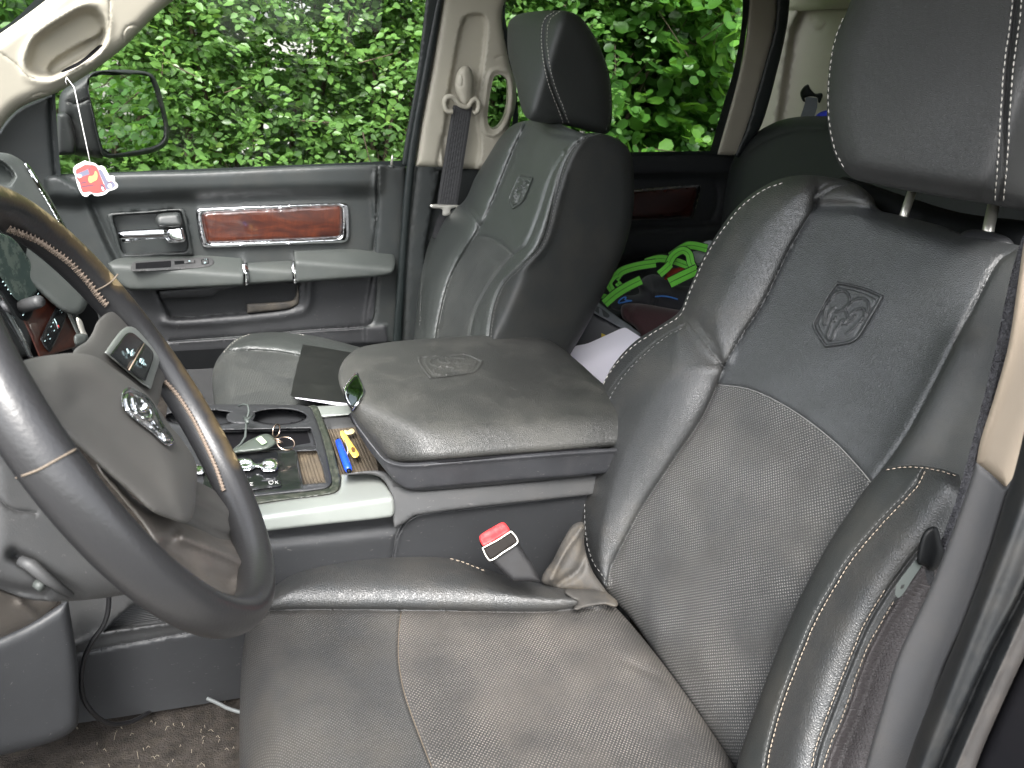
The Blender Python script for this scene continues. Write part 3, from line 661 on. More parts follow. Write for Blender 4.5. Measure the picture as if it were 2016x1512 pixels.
# lower sill seen between door and seat
relief('sill_trim', [(330,692,1),(440,686,1),(700,676,1),(760,680,1),(760,840,1),(380,840,1),(350,760)], PL((0,-1,.1), PT(420,760,y=1.97)), [M['pl_black'], M['ribbed']], cab, step=10, thick=.03, zones=[([(360,728,1),(470,722,1),(470,840,1),(380,840,1)], 1)])

# ================================================================== REAR DOOR
rd = thing('rear_door', 'rear passenger door in shadow with shade-darkened wood strip and tinted window', 'car door', (1.3, 2.05, -1.0))
relief('door_panel', [(960,300,1),(1245,306,1),(1330,304),(1460,300,1),(1462,420),(1446,480),(1460,620,1),(1110,620,1),(960,560,1)], PL((0,-1,.03), PT(1320,380,y=2.02)), [surf('rear_door_plastic', (.022,.024,.026), .5, grain=.0001, gscale=900, gtype='noise')], rd, step=12, edge=.01, thick=.06,
       feats=[('poly', np.array([(900,250),(1500,250),(1500,345),(900,352)], float), .03, 16), ('poly', np.array([(1100,460),(1430,440),(1430,490),(1100,520)], float), .04, 14), ('cline', path([(1180,362,1),(1395,352),(1390,440),(1180,455,1)], True), -.006, 4)])
relief('inlay_frame', [(1180,380,1),(1376,363),(1379,368),(1366,424),(1360,430),(1180,440,1)], PL((0,-1,.03), PT(1320,390,y=2.0)), [M['chrome']], rd, step=6, edge=.003, thick=.01)
relief('wood_inlay', [(1180,384,1),(1370,368),(1372,371),(1361,422),(1356,425),(1180,435,1)], PL((0,-1,.03), PT(1320,390,y=1.993)), [M['wood_shaded']], rd, step=7, edge=.003, thick=.006)
relief('window_frame', [(1462,-60,1),(1476,-60,1),(1474,20),(1455,146),(1430,240),(1413,304,1),(1396,304,1),(1420,220),(1444,139),(1461,40)], PL((0,-1,0), PT(1450,150,y=1.96)), [M['rubber_clean']], rd, step=6, thick=.05)
relief('window_frame', [(992,-60,1),(1000,-60,1),(994,30),(1001,70),(1008,120),(1020,240),(1000,300,1),(1010,230),(1003,150),(990,60)], PL((0,-1,0), PT(1000,150,y=1.97)), [M['rubber_clean']], rd, step=6, thick=.05)
relief('window_seal', [(1200,300,1),(1410,297,1),(1412,304,1),(1200,308,1)], PL((0,-1,0), PT(1320,302,y=2.0)), [M['rubber_clean']], rd, step=6, thick=.03)
relief('window_glass', [(980,310,1),(980,-120,1),(1480,-120,1),(1405,310,1)], PL((0,-1,.05), PT(1250,150,y=2.05)), [M['glass_dark']], rd, step=120, openback=True)

# ================================================================== REAR SEAT
rs = thing('rear_seat', 'black rear bench seat in shadow behind the front seats', 'car seat', (1.5, 1.2, -1.0))
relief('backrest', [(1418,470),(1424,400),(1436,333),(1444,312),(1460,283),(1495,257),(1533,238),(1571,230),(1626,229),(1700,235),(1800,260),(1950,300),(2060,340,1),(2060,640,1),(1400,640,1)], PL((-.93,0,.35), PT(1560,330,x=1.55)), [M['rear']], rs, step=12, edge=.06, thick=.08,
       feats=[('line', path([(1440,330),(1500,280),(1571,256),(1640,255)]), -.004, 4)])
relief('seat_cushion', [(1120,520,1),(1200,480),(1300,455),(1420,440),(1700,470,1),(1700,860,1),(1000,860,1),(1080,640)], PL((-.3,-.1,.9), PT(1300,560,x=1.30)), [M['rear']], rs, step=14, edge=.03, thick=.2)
# ================================================================== emblem used on seats, lid
EMO = [(830,130,1),(1100,180),(1400,262),(1690,390,1),(1600,560),(1400,900),(1230,1170),(1100,1270),(900,1320),(600,1360,1),(480,1180),(380,1000),(372,900),(550,560),(700,300)]
EMI = [(835,262,1),(1100,310),(1350,385),(1535,490,1),(1420,800),(1250,1040),(1100,1170),(900,1222),(650,1250,1),(560,1090),(490,930,1),(590,620),(720,440)]
EML = [[(700,480),(780,370),(930,312),(1020,345),(1062,440),(1060,560),(1010,600),(900,680),(810,700)], [(640,570),(600,700),(590,850),(602,935),(650,850),(700,700),(780,620)],
       [(1060,545),(1180,470),(1300,450),(1400,500),(1422,620),(1385,760),(1340,850)], [(1060,765),(1150,685),(1280,635),(1350,680),(1340,790)], [(1000,860),(1060,800),(1170,780),(1060,880),(1000,930)],
       [(1010,1100),(1180,960),(1300,820)], [(985,640),(1010,720),(1035,790)], [(740,860),(690,1020),(650,1170),(720,1212),(790,1060),(870,960)], [(880,930),(930,850),(975,900),(920,930)], [(750,830),(780,870),(800,800)]]
def homog(src, dst):
    A = []; b = []
    for (x, y), (u, v) in zip(src, dst):
        A.append([x, y, 1, 0, 0, 0, -u*x, -u*y]); b.append(u); A.append([0, 0, 0, x, y, 1, -v*x, -v*y]); b.append(v)
    h = np.linalg.solve(np.array(A, float), np.array(b, float)); H = np.append(h, 1).reshape(3, 3)
    def f(pts):
        P = np.array([p[:2] for p in pts], float); q = np.c_[P, np.ones(len(P))] @ H.T; q = q[:, :2] / q[:, 2:]
        return [(a, b_) + tuple(p[2:]) for (a, b_), p in zip(q, pts)]
    return f
L_H = .0034
def emblem(parent, f, planes, base_feats, mat_, sc_=1.0, step=2.6, k=.012, edgeinfo=None, hs=1.0, edge_h=0):
    o = path(f(EMO), True); c = o.mean(0); inset = lambda P, a: c + (P - c) * a
    fe = list(base_feats) + [('fn', lambda p: np.full(len(p), .0012 * hs + edge_h)), ('cline', inset(o, .955), .0042 * hs, 2.3 * sc_), ('cline', inset(o, .86), -.0025 * hs, 2.6 * sc_), ('cline', path(f(EMI), True), .0012 * hs, 1.5 * sc_)]
    for L in EML: fe.append(('line', path(f(L)), L_H * hs, 1.7 * sc_))
    return relief('emblem', f(EMO), planes, [mat_], parent, feats=fe, step=step, thick=.004, k=k, closed_n=6)

# ================================================================== DRIVER SEAT
ds = thing('driver_seat', 'black leather front seat with perforated center nearest the camera', 'car seat', (.4, .71, -1.0), 'front leather seats')
nb = np.array([-.94, 0, .342]); pbk = (nb, np.array([.63, .7, -.75]))
lout = [(1196,1168),(1166,1132),(1145,1080),(1134,1020),(1133,960),(1140,900),(1158,830),(1185,760),(1210,715),(1250,672),(1300,640),(1338,612),(1358,565),(1388,500),(1418,450),(1455,403),(1498,370),(1540,351),(1585,345),(1640,350),(1685,362),(1715,385),(1732,413)]
seamL = [(1690,362),(1655,366),(1625,380),(1605,405),(1560,480),(1500,600),(1460,662),(1425,722),(1412,757),(1380,825),(1330,900),(1270,990),(1232,1060),(1203,1120),(1190,1170)]
seamR = [(2002,490),(1965,516),(1920,599),(1878,676),(1830,770),(1781,860),(1715,953),(1660,1050),(1600,1180)]
arc = [(1412,757),(1480,768),(1560,808),(1640,868),(1690,920),(1715,950)]
out = lout + [(1760,421),(1800,431),(1850,444),(1900,462),(1960,474),(2010,484),(2080,505,1),(2080,900,1),(1900,1560,1),(1480,1600,1),(1440,1512),(1380,1415),(1300,1300),(1240,1215)]
pSL = path(seamL); pSR = path(seamR); pArc = path(arc); pX = path([(1338,612),(1380,665),(1425,722)]); pLob = path([(1605,405),(1604,385),(1618,370),(1650,358),(1690,362)])
lob = path([(1196,1168),(1166,1132),(1145,1080),(1134,1020),(1133,960),(1140,900),(1158,830),(1185,760),(1210,715),(1250,672),(1300,640),(1338,612),(1425,722),(1412,757),(1380,825),(1330,900),(1270,990),(1232,1060),(1203,1120)], True)
upl = path([(1338,612),(1358,565),(1388,500),(1418,450),(1455,403),(1498,370),(1540,351),(1604,347),(1605,405),(1560,480),(1500,600),(1460,662),(1425,722)], True)
piping = path([(1195,1150),(1160,1100),(1147,1040),(1148,960),(1158,890),(1180,815),(1215,750),(1260,700),(1310,660),(1347,640)])
ctr = path([(1605,405),(1690,405),(1800,440),(1900,470),(2002,490),(1920,599),(1830,770),(1715,953),(1600,1180),(1500,1450),(1440,1512),(1300,1300),(1190,1170),(1232,1060),(1330,900),(1412,757),(1500,600)], True)
bf = [('dome', lob, .062, 125), ('dome', upl, .040, 105), ('line', pSL, -.005, 3.2), ('line', pSR, -.004, 5), ('line', pArc, -.003, 3), ('line', pX, -.004, 2.8), ('line', pLob, -.004, 4), ('line', piping, -.003, 2.5), ('line', piping + [-5, -1], .0016, 3),
      ('blob', (1700,640), .004, (140,90,.4)), ('blob', (1560,1180), .010, (150,220,.3)), ('blob', (1500,900), -.006, (120,60,.6)), ('blob', (1860,560), .006, (100,60,0)), ('line', path([(1890,690),(1840,790),(1790,880),(1740,960)]), .014, 40),
      ('fn', lambda p: -.015 * sstep((p[:, 0] - 1880) / 260)), ('line', path([(1610,404),(1690,408),(1790,432),(1900,466),(2010,488)]), -.010, 12),
      ('blob', (1350,1330), -.012, (60,30,.9))]
bz = [([(1605,405,1),(1690,405,1),(1760,400,1),(2020,470,1),(2002,490,1),(1965,516),(1920,599),(1878,676),(1830,770),(1781,860),(1715,953,1),(1690,920),(1640,868),(1560,808),(1480,768),(1412,757,1),(1425,722),(1460,662),(1500,600),(1560,480)], 1),
      ([(1412,757,1),(1480,768),(1560,808),(1640,868),(1690,920),(1715,950,1),(1660,1050),(1600,1180),(1500,1450),(1460,1620,1),(1300,1560,1),(1150,1180,1),(1190,1170,1),(1203,1120),(1232,1060),(1270,990),(1330,900),(1380,825)], 2),
      ([(2002,490,1),(2100,480,1),(2100,1000,1),(1800,1100,1),(1715,953,1),(1781,860),(1830,770),(1878,676),(1920,599),(1965,516)], 3)]
bo, SB = relief('backrest', out, pbk, [M['leather'], M['leather_center'], M['perf'], M['leather_side']], ds, zones=bz, feats=bf, edge=.032, step=8, thick=.10, back=(.94, 0, -.34), cons=[pSL, pSR, pArc, pX])
emblem(bo, homog([(0,0),(2000,0),(2000,2000),(0,2000)], [(1560,540),(1771.6,540),(1771.6,751.6),(1560,751.6)]), pbk, bf, M['leather_center'], 1.0)
mb = stitches(SB, path([(1150,830),(1178,768),(1206,720),(1246,678),(1296,645),(1336,618),(1356,572),(1386,505),(1418,454),(1454,408),(1500,372),(1545,355)]) + [2.5, 2.5], 8, 4, .0008, .003)
mb.V += []; mb.build('stitching', [M['thread']], bo)
st = stitches(SB, piping + [5, 1], 7, 4, .0007, .001); st.build('stitching', [M['thread_dark']], bo)
st = MB(); st.add(tube(SB.at(resample(pArc, 5), .0015), .0009, 5)); st.build('piping', [M['thread_dark']], bo)
# outer (near) side bolster
bolo = [(1745,921),(1770,917),(1800,916),(1850,922),(1888,934,1),(1905,990),(1880,1060),(1845,1130),(1800,1240),(1760,1360),(1725,1470),(1690,1600,1),(1440,1600,1),(1450,1512),(1470,1445),(1495,1376),(1519,1310),(1545,1245),(1572,1183),(1602,1124),(1635,1064),(1672,1008),(1712,952)]
s1 = [(1818,925),(1798,960),(1736,1026),(1674,1099),(1638,1157),(1601,1223),(1565,1310),(1535,1391),(1513,1471),(1506,1512),(1498,1580)]
s2_ = [(1835,1050),(1806,1084),(1747,1164),(1707,1230),(1674,1307),(1641,1391),(1612,1471),(1605,1500),(1590,1570)]
s3 = [(1842,1080),(1815,1115),(1762,1186),(1714,1270),(1689,1332),(1667,1398),(1630,1490),(1612,1570)]
pbo = PL3(PT(1583,1179,t=.875), PT(1800,960,t=.80), PT(1700,1500,t=.765))
bof = [('line', path(s1), -.005, 4), ('line', path(s2_), -.005, 4), ('line', path([(a+7, b+4) for a, b in s2_]), .003, 4), ('line', path(s3), -.005, 4),
       ('line', path([(1860,960),(1790,1050),(1720,1140),(1660,1240),(1610,1350),(1570,1480),(1555,1560)]), .022, 48), ('poly', np.array(path([(a+14, b+4) for a, b in s3]).tolist() + [[1750,1600],[1950,1200],[1900,1020]], float), -.02, 26)]
leftz = path([(1745,921,1),(1800,916,1),(1818,925,1)] + s1[1:] + [(1430,1600,1),(1440,1512),(1460,1445),(1485,1376),(1509,1310),(1535,1245),(1562,1183),(1592,1124),(1625,1064),(1662,1008),(1705,945)], True)
rz = path([(1842,1080,1)] + s3[1:-1] + [(1612,1570,1),(1700,1620,1),(1960,1200,1),(1900,1000,1)], True)
b2, SB2 = relief('side_bolster', bolo, pbo, [M['leather'], M['leather_side'], M['perf_side']], ds, feats=bof, edge=.022, step=7, thick=.12, back=(.9, .1, -.3), zones=[(leftz, 1), (rz, 2)], cons=[path(s1), path(s2_), path(s3)])
for s_, dx, mt in ((s1, 4, 'thread_tan'), (s1, -4, 'thread_dark'), (s2_, -5, 'thread_tan'), (s3, -3, 'thread_tan')):
    stitches(SB2, path([(a + dx, b + dx * .5) for a, b in s_[(2 if s_ is not s1 else 0):]]), 8, 2.6, .0005, .0016).build('stitching', [M[mt]], b2)
stitches(SB2, path([(1745,925),(1775,920),(1803,920),(1850,927),(1885,938)]), 7, 4, .0006, .004).build('stitching', [M['thread_tan']], b2)
# cushion
pcu = PL((-.03, 0, 1), (.3, .7, -.765))
cout = [(478,1640,1),(472,1500),(472,1400),(475,1320),(481,1260),(494,1215),(514,1185),(535,1155),(570,1120),(620,1097),(690,1083),(760,1080),(840,1086),(900,1099),(960,1122),(1030,1142),(1090,1155),(1130,1162),(1180,1172),(1212,1196),(1262,1252),(1332,1342),(1402,1442),(1452,1522),(1500,1640,1)]
cs = path([(500,1212),(530,1203),(700,1201),(900,1203),(1080,1204),(1140,1198),(1200,1185)])
carc = path([(790,1203),(785,1250),(785,1300),(795,1360),(815,1420),(840,1485),(870,1560),(900,1640)])
bols = path([(494,1215),(514,1185),(535,1155),(570,1120),(620,1097),(690,1083),(760,1080),(840,1086),(900,1099),(960,1122),(1030,1142),(1090,1155),(1130,1162),(1205,1185),(1140,1198),(1080,1204),(900,1203),(700,1201),(530,1203)], True)
cf = [('dome', bols, .050, 60), ('line', cs, -.006, 4), ('line', carc, -.004, 3.5), ('line', carc + [-6, 0], .001, 4), ('blob', (1000,1380), -.012, (260,140,0)), ('blob', (640,1330), .010, (90,120,0)), ('blob', (1280,1480), -.01, (90,120,.7)),
      ('fn', lambda p: -.07 * sstep((560 - p[:, 0]) / 130) * sstep((p[:, 1] - 1180) / 60)), ('line', path([(1230,1300),(1290,1330),(1350,1350)]), -.003, 7), ('line', path([(1040,1140),(1100,1170),(1150,1190)]), .004, 12)]
co_, SC_ = relief('seat_cushion', cout, pcu, [M['leather'], M['perf_fine'], M['perf_cushion']], ds, feats=cf, edge=.03, step=8, thick=.16, back=(.1, 0, -1),
       zones=[([(440,1209,1),(500,1211),(530,1203),(700,1201),(790,1203,1),(785,1250),(785,1300),(795,1360),(815,1420),(840,1485),(870,1560),(900,1650,1),(440,1660,1)], 1),
              ([(790,1203,1),(900,1203),(1080,1204),(1140,1198),(1205,1184,1),(1300,1200,1),(1560,1700,1),(900,1700,1),(900,1640),(870,1560),(840,1485),(815,1420),(795,1360),(785,1300),(785,1250)], 2)], cons=[cs, carc])
stitches(SC_, path([(540,1153),(572,1122),(622,1100),(690,1087),(760,1084),(840,1090),(900,1103),(960,1126)]), 7, 3.5, .0007, .002).build('stitching', [M['thread_tan']], co_)
mb = MB(); mb.add(tube(SC_.at(resample(carc, 6), .001), .0006, 5)); mb.build('piping', [M['arc']], co_)
relief('recliner_cover', [(1066,1143),(1090,1100),(1110,1060),(1130,1032),(1150,1030),(1150,1070),(1165,1120),(1195,1165),(1200,1172),(1140,1166),(1090,1156)], PL((-.3,-.8,.4), PT(1130,1110,t=1.235)), [M['dusty']], ds, step=6, edge=.012, thick=.02, feats=[('line', path([(1085,1140),(1110,1090),(1145,1040)]), .008, 6), ('line', path([(1100,1150),(1140,1120),(1155,1070)]), -.01, 8)])
relief('dusty_flap', [(1112,1163),(1135,1160),(1170,1161),(1200,1170),(1216,1192),(1190,1190),(1150,1196),(1130,1200),(1138,1185),(1126,1178)], PL((-.1,0,1), PT(1160,1180,z=-.735)), [M['dusty']], ds, step=5, edge=.006, thick=.02)
# headrest
phr = [PL((-.93, -.10, .22), PT(1800, 200, x=.75)), PL((.25, -1, .1), PT(1990, 200, x=.745))]
hout = [(1700,-70,1),(1664,30),(1645,70),(1634,120),(1629,170),(1628,220),(1633,265),(1645,308),(1660,334),(1682,352),(1730,364),(1800,378),(1880,392),(1950,402),(2005,414),(2060,425),(2120,420,1),(2120,-70,1)]
hseam = [(2008,-60),(1998,40),(1986,130),(1980,210),(1975,300),(1967,395)]
hf = [('line', path(hseam), -.006, 5), ('blob', (1800,200), .012, (150,170,0)), ('line', path([(1665,340),(1730,352),(1880,378),(2000,402)]), -.006, 14)]
ho, SH = relief('headrest', hout, phr, [surf('headrest_leather', (.034,.035,.035), .5, grain=.0002, gscale=700, var=.08)], ds, feats=hf, edge=.035, step=9, k=.010, thick=.12, back=(.9, .1, -.2))
for dx in (-9, 9): stitches(SH, path([(a + dx, b) for a, b in hseam]), 9, 5, .0007, .001).build('stitching', [M['thread']], ho)
stitches(SH, path([(1660,36),(1645,74),(1636,122),(1631,172),(1631,220),(1636,262),(1648,305),(1662,330)]), 9, 5, .0007, .002).build('stitching', [M['thread']], ho)
for (a, b, c, d, r) in ((1796,376,1777,432,.0058), (1957,400,1941,474,.0068)):
    tt_ = np.linalg.norm(SB.at(np.array([(c, d + 6.)]))[0]) / np.linalg.norm(ray([(c, d + 6)])[0]) + .035
    mb = MB(); mb.add(tube([PT(a, b, t=tt_), PT(c - (a - c) * .3, d + (d - b) * .3, t=tt_)], r, 14)); mb.build('headrest_post', [M['steel']], ds)
for q in ([(1738,424),(1752,415),(1770,413),(1800,420),(1815,432),(1790,440),(1745,436)], [(1885,468),(1900,455),(1925,452),(1960,458),(1988,470),(1995,484),(1940,484),(1890,476)]):
    relief('post_guide', q, PL((-.6,-.3,.7), PT(q[1][0] + 20, q[1][1] + 12, t=1.09 if q[0][0] < 1800 else .935)), [M['pl_dark']], ds, step=5, edge=.008, thick=.02)
relief('backrest_shell', [(1650,352),(1690,356),(1740,372),(1800,392),(1900,420),(2080,440,1),(2080,560,1),(1700,560,1),(1640,420)], PL((-.94,0,.342), PT(1800,440,x=.93)), [M['pl_black']], ds, step=12, edge=.02, thick=.05)

# ================================================================== PASSENGER SEAT
ps = thing('passenger_seat', 'far black leather front seat beside the passenger door with a notebook on it', 'car seat', (.4, 1.65, -1.0), 'front leather seats')
eP = PT(1094, 382, y=1.385)
ppk = [PL((-.94, .05, .342), eP), PL((.12, -1, .08), eP)]
pout = [(812,690,1),(818,640),(822,590),(832,525),(846,468),(872,428),(914,395),(935,350),(958,312),(985,270),(1010,246),(1040,237),(1090,238),(1120,252),(1150,262),(1180,262),(1215,273),(1238,294),(1247,330),(1246,420),(1226,500),(1182,590),(1150,652),(1118,705,1)]
edgeS = [(1180,263),(1143,276),(1112,319),(1094,382),(1067,479),(1025,525),(990,560),(970,610),(960,690)]
eS = path(edgeS)
inL = path([(1036,240),(1032,250),(1011,295),(990,347),(969,399),(945,448),(900,521),(880,570),(862,653),(858,700)])
inR = path([(1112,300),(1085,350),(1062,420),(1035,483),(1008,505),(982,535),(955,576),(935,618),(926,660),(922,700)])
pX2 = path([(910,399),(925,418),(943,444)]); pA2 = path([(938,465),(962,467),(990,481),(1011,503)])
lobP = path([(812,700),(818,640),(822,590),(832,525),(846,468),(872,428),(912,398),(943,444),(900,521),(880,570),(862,653),(858,700)], True)
upP = path([(914,395),(935,350),(958,312),(985,270),(1010,246),(1036,240),(1011,295),(990,347),(969,399),(945,446)], True)
pf = [('dome', lobP, .035, 28), ('dome', upP, .022, 26), ('line', inL, -.010, 3), ('line', inR, -.010, 4), ('line', pX2, -.007, 2.2), ('line', pA2, -.006, 2.2), ('line', eS, -.006, 3), ('line', path([(a-9, b) for a, b in edgeS]), .006, 6), ('line', path([(a+10, b) for a, b in edgeS]), .004, 7),
      ('line', path([(1045,243),(1090,262),(1140,270)]), -.006, 6), ('line', path([(832,655),(838,560),(850,490),(872,445),(905,408)]), -.003, 2)]
sidez = path([(1180,240,1),(1180,263)] + edgeS[1:] + [(960,720,1),(1120,720,1),(1300,400,1),(1260,250,1)], True)
pz = [(np.vstack([inL[::-1], inR]), 1), (np.vstack([np.array([(938,465)]), pA2, np.array([(1008,505),(982,535),(955,576),(935,618),(926,660),(922,705),(858,705),(862,653),(880,570),(900,521)])]), 2), (sidez, 3)]
po, SP = relief('backrest', pout, ppk, [M['leather_far_lit'], M['leather_far_lit'], M['perf_far'], M['leather_side']], ps, zones=pz, feats=pf, edge=.028, step=6, k=.012, thick=.10, back=(.94, .1, -.34), cons=[inL, inR, eS])
for dx in (-5, 4): stitches(SP, path([(a + dx, b) for a, b in edgeS]), 4.2, 2.6, .0007, .0015).build('stitching', [M['thread_dark']], po)
stitches(SP, path([(826,640),(830,560),(842,490),(858,455),(880,430),(912,402)]), 4, 2.6, .0006, .001).build('stitching', [M['thread_dark']], po)
emblem(po, homog([(830,130),(1690,390),(1200,1200),(600,1360)], [(1023,344),(1049,349),(1031,393),(1008,412)]), ppk, pf, M['leather_far_lit'], .42, 1.6, hs=1.6)
# passenger headrest
hsm = [(1098,22),(1078,38),(1072,66),(1075,115),(1086,165),(1104,212),(1116,246)]
eH = PT(1080, 120, y=1.52)
phh = [PL((-.95, -.05, .25), eH), PL((.30, -1, .05), eH)]
ho2, SH2 = relief('headrest', [(999,72),(1003,42),(1022,28),(1060,22),(1110,21),(1140,32),(1165,62),(1188,108),(1201,155),(1205,205),(1203,245),(1196,262),(1176,262),(1110,246),(1045,237),(1030,222),(1014,160),(1001,110)], phh,
       [surf('headrest_leather_far', (.034,.037,.036), .48, grain=.0002, gscale=700, var=.08)], ps, feats=[('line', path(hsm), -.007, 3), ('blob', (1040,130), .008, (40,80,0))], edge=.035, step=6, k=.010, thick=.10, back=(.9, .2, -.2))
for dx in (-6, 5): stitches(SH2, path([(a + dx, b) for a, b in hsm]), 4.5, 2.8, .0007, .001).build('stitching', [M['thread']], ho2)
stitches(SH2, path([(1150,45),(1175,85),(1194,135),(1201,190),(1199,240),(1192,258)]), 4.5, 2.8, .0006, .001).build('stitching', [M['thread_dark']], ho2)
for a, b, c, d in ((1102,248,1100,276), (1147,258,1144,272)):
    mb = MB(); mb.add(tube([PT(a, b, x=.80), PT(c, d, x=.80)], .0055, 12)); mb.build('headrest_post', [M['steel']], ps)
# passenger cushion
ppc = PL((-.02, 0, 1), PT(520, 740, z=-.755))
sm1 = path([(440,690),(495,690),(543,693),(589,701),(640,712),(700,725)])
bolp = path([(440,691),(463,668),(489,656),(514,650),(543,649),(575,652),(606,658),(654,669),(710,684),(720,730),(640,712),(589,701),(543,693),(495,690)], True)
pc, SPC = relief('seat_cushion', [(424,820,1),(419,770),(418,739),(425,713),(440,691),(463,668),(489,656),(514,650),(543,649),(575,652),(606,658),(654,669),(710,684),(790,705,1),(790,830,1)], ppc, [M['leather_far_lit'], M['perf_far']], ps, edge=.03, step=6, thick=.16, back=(.1, 0, -1),
       feats=[('dome', bolp, .035, 26), ('line', sm1, -.006, 2.5), ('fn', lambda p: -.05 * sstep((462 - p[:, 0]) / 45) * sstep((p[:, 1] - 690) / 30))], zones=[([(400,700,1),(440,690,1),(495,690),(543,693),(589,701),(640,712),(700,725,1),(800,760,1),(800,850,1),(400,850,1)], 1)], cons=[sm1])
stitches(SPC, path([(440,694),(463,671),(489,659),(514,653),(543,652),(575,655),(600,660)]), 3.6, 2.4, .0007, .001).build('stitching', [M['thread']], pc)
# ================================================================== CENTER CONSOLE
cn = thing('center_console', 'center console between the front seats with padded lid, cup holders and silver trim', 'console', (.35, 1.15, -1.0))
yW = .975
wf = [('line', path([(772,1120),(776,1075),(790,1035),(820,1012),(900,1001),(1000,989),(1150,970)]), -.004, 2.2), ('line', path([(776,1122),(780,1078),(794,1039),(824,1016),(900,1005),(1000,993),(1150,974)]), .002, 2),
      ('line', path([(140,1288),(250,1267),(365,1246),(480,1223)]), -.005, 2), ('poly', path([(205,1243,1),(232,1215),(262,1190,1),(420,1190,1),(420,1212,1),(300,1229)], True), -.03, 5), ('line', path([(150,1270),(205,1247),(300,1233),(420,1214)]), .008, 7),
      ('line', path([(520,1060),(650,1048),(780,1034)]), -.01, 14)]
wall_, SW = relief('console_side', [(120,1120,1),(300,1090,1),(500,1040,1),(780,1005,1),(770,930,1),(900,940,1),(1160,925,1),(1240,1120,1),(1240,1260,1),(900,1310,1),(480,1373,1),(300,1402),(153,1424,1),(120,1430,1)], PL((0,-1,.03), PT(900,1040,y=yW)), [M['pl_mid'], M['pl_dark'], M['ribbed']], cn, step=8, feats=wf, thick=.3, back=(0,1,0),
       zones=[([(772,1140,1),(776,1075),(790,1035),(820,1012),(900,1001),(1000,989),(1150,970,1),(1260,960,1),(1260,1280,1),(772,1280,1)], 1), ([(100,1292,1),(250,1267),(365,1246),(480,1223,1),(900,1150,1),(900,1340,1),(100,1450,1)], 1), ([(205,1243,1),(232,1215),(262,1190,1),(420,1190,1),(420,1212,1),(300,1229)], 2), ([(500,1030,1),(780,1005,1),(772,1140,1),(500,1190,1)], 1)])
# top deck
zt = PT(771, 980, y=.955)[2]; pdk = PL((-.05, 0, 1), PT(771, 980, y=.955))
def ell(cx, cy, rx, ry, a=0, n=20): return [(cx + rx * math.cos(t) * math.cos(a) - ry * math.sin(t) * math.sin(a), cy + rx * math.cos(t) * math.sin(a) + ry * math.sin(t) * math.cos(a)) for t in np.linspace(0, 2 * math.pi, n, endpoint=False)]
cup1 = ell(398, 823, 74, 15); cup2 = ell(549, 821, 54, 15); well = [(420,848,1),(520,846),(611,844,1),(617,862),(622,881,1),(580,884),(500,889),(420,896,1)]
coin = [(585,890,1),(623,888,1),(634,920),(641,950,1),(597,954,1),(590,920)]
plate, SPL = relief('shifter_panel', [(330,798,1),(450,796),(560,797),(606,800),(614,806),(634,860),(650,930),(652,952),(640,962),(560,972),(490,980),(380,1000,1),(300,980,1)], PL(pdk[0], pdk[1] + np.array([0, 0, .004])), [M['pl_dark'], M['hole'], M['pl_gloss'], M['ribbed_x']], cn, step=4.5, edge=.006, thick=.05, back=(0, 0, -1),
       feats=[('poly', path(cup1, True), -.055, 3), ('poly', path(cup2, True), -.055, 3), ('cline', path(ell(398,823,79,18), True), .003, 3), ('cline', path(ell(549,821,59,18), True), .003, 3), ('poly', path(well, True), -.032, 3), ('cline', path(well, True), .003, 3), ('poly', path(coin, True), -.022, 3), ('cline', path(coin, True), .004, 3.5)],
       zones=[(cup1, 1), (cup2, 1), ([(400,896,1),(500,890),(578,886),(586,920),(598,962,1),(400,990,1)], 2), (coin, 3), ([(430,852,1),(520,850),(605,849,1),(612,872,1),(560,880),(430,890,1)], 1)])
relief('cup_holder', [(447,815,1),(460,809),(478,808),(493,809),(502,814),(500,824),(490,832),(470,834),(456,832),(446,826)], PL(pdk[0], pdk[1] + np.array([0, 0, .006])), [M['pl_dark']], cn, step=4, edge=.004)
# chrome shifter buttons, indicator window
relief('chrome_shift_paddle', [(462,905),(478,900),(494,902),(502,910),(514,911),(521,904),(534,901),(545,904),(548,912),(547,921),(541,927),(520,928),(513,922),(503,920),(494,925),(478,927),(463,925)], PL(pdk[0], pdk[1] + np.array([0, 0, .012])), [M['chrome']], cn, step=2.2, edge=.004, thick=.008, back=(0,0,-1),
       feats=[('poly', path(ell(528,916,11,5), True), -.006, 3), ('poly', path(ell(482,914,13,6), True), -.006, 3), ('fn', lambda p: .0012 * np.sin(p[:, 0] * 1.1) * np.sin(p[:, 1] * .9))])
relief('chrome_button', [(380,918),(388,914),(400,918),(402,930),(392,934),(381,931)], PL(pdk[0], pdk[1] + np.array([0, 0, .012])), [M['chrome']], cn, step=2.2, edge=.004, thick=.01, back=(0,0,-1), feats=[('fn', lambda p: .0014 * np.sin(p[:, 0] * 1.3) * np.sin(p[:, 1] * 1.1))])
pgi = PL(pdk[0], pdk[1] + np.array([0, 0, .0065]))
relief('gear_display', [(430,955,1),(551,941,1),(555,957,1),(430,974,1)], pgi, [M['pl_gloss']], cn, step=8, thick=.002, edge=.001)
gm = MB(); pg2 = PL(pdk[0], pdk[1] + np.array([0, 0, .0078]))
for L in ([(491.5,956),(498.5,955)], [(491.5,956),(498,950)], [(491,951),(498,950)], [(529,947.5),(537,946.8),(538,950),(535.5,953),(532,953.2),(529.6,951),(529,947.5)], [(542,952),(547,946)], [(541.5,947),(543.5,949.5)], [(545.5,950),(547.5,952)]):
    gm = MB(); gm.add(tube([PT(a, b, pl=pg2) for a, b in L], .0005, 4)); gm.build('gear_mark', [M['white']], cn)
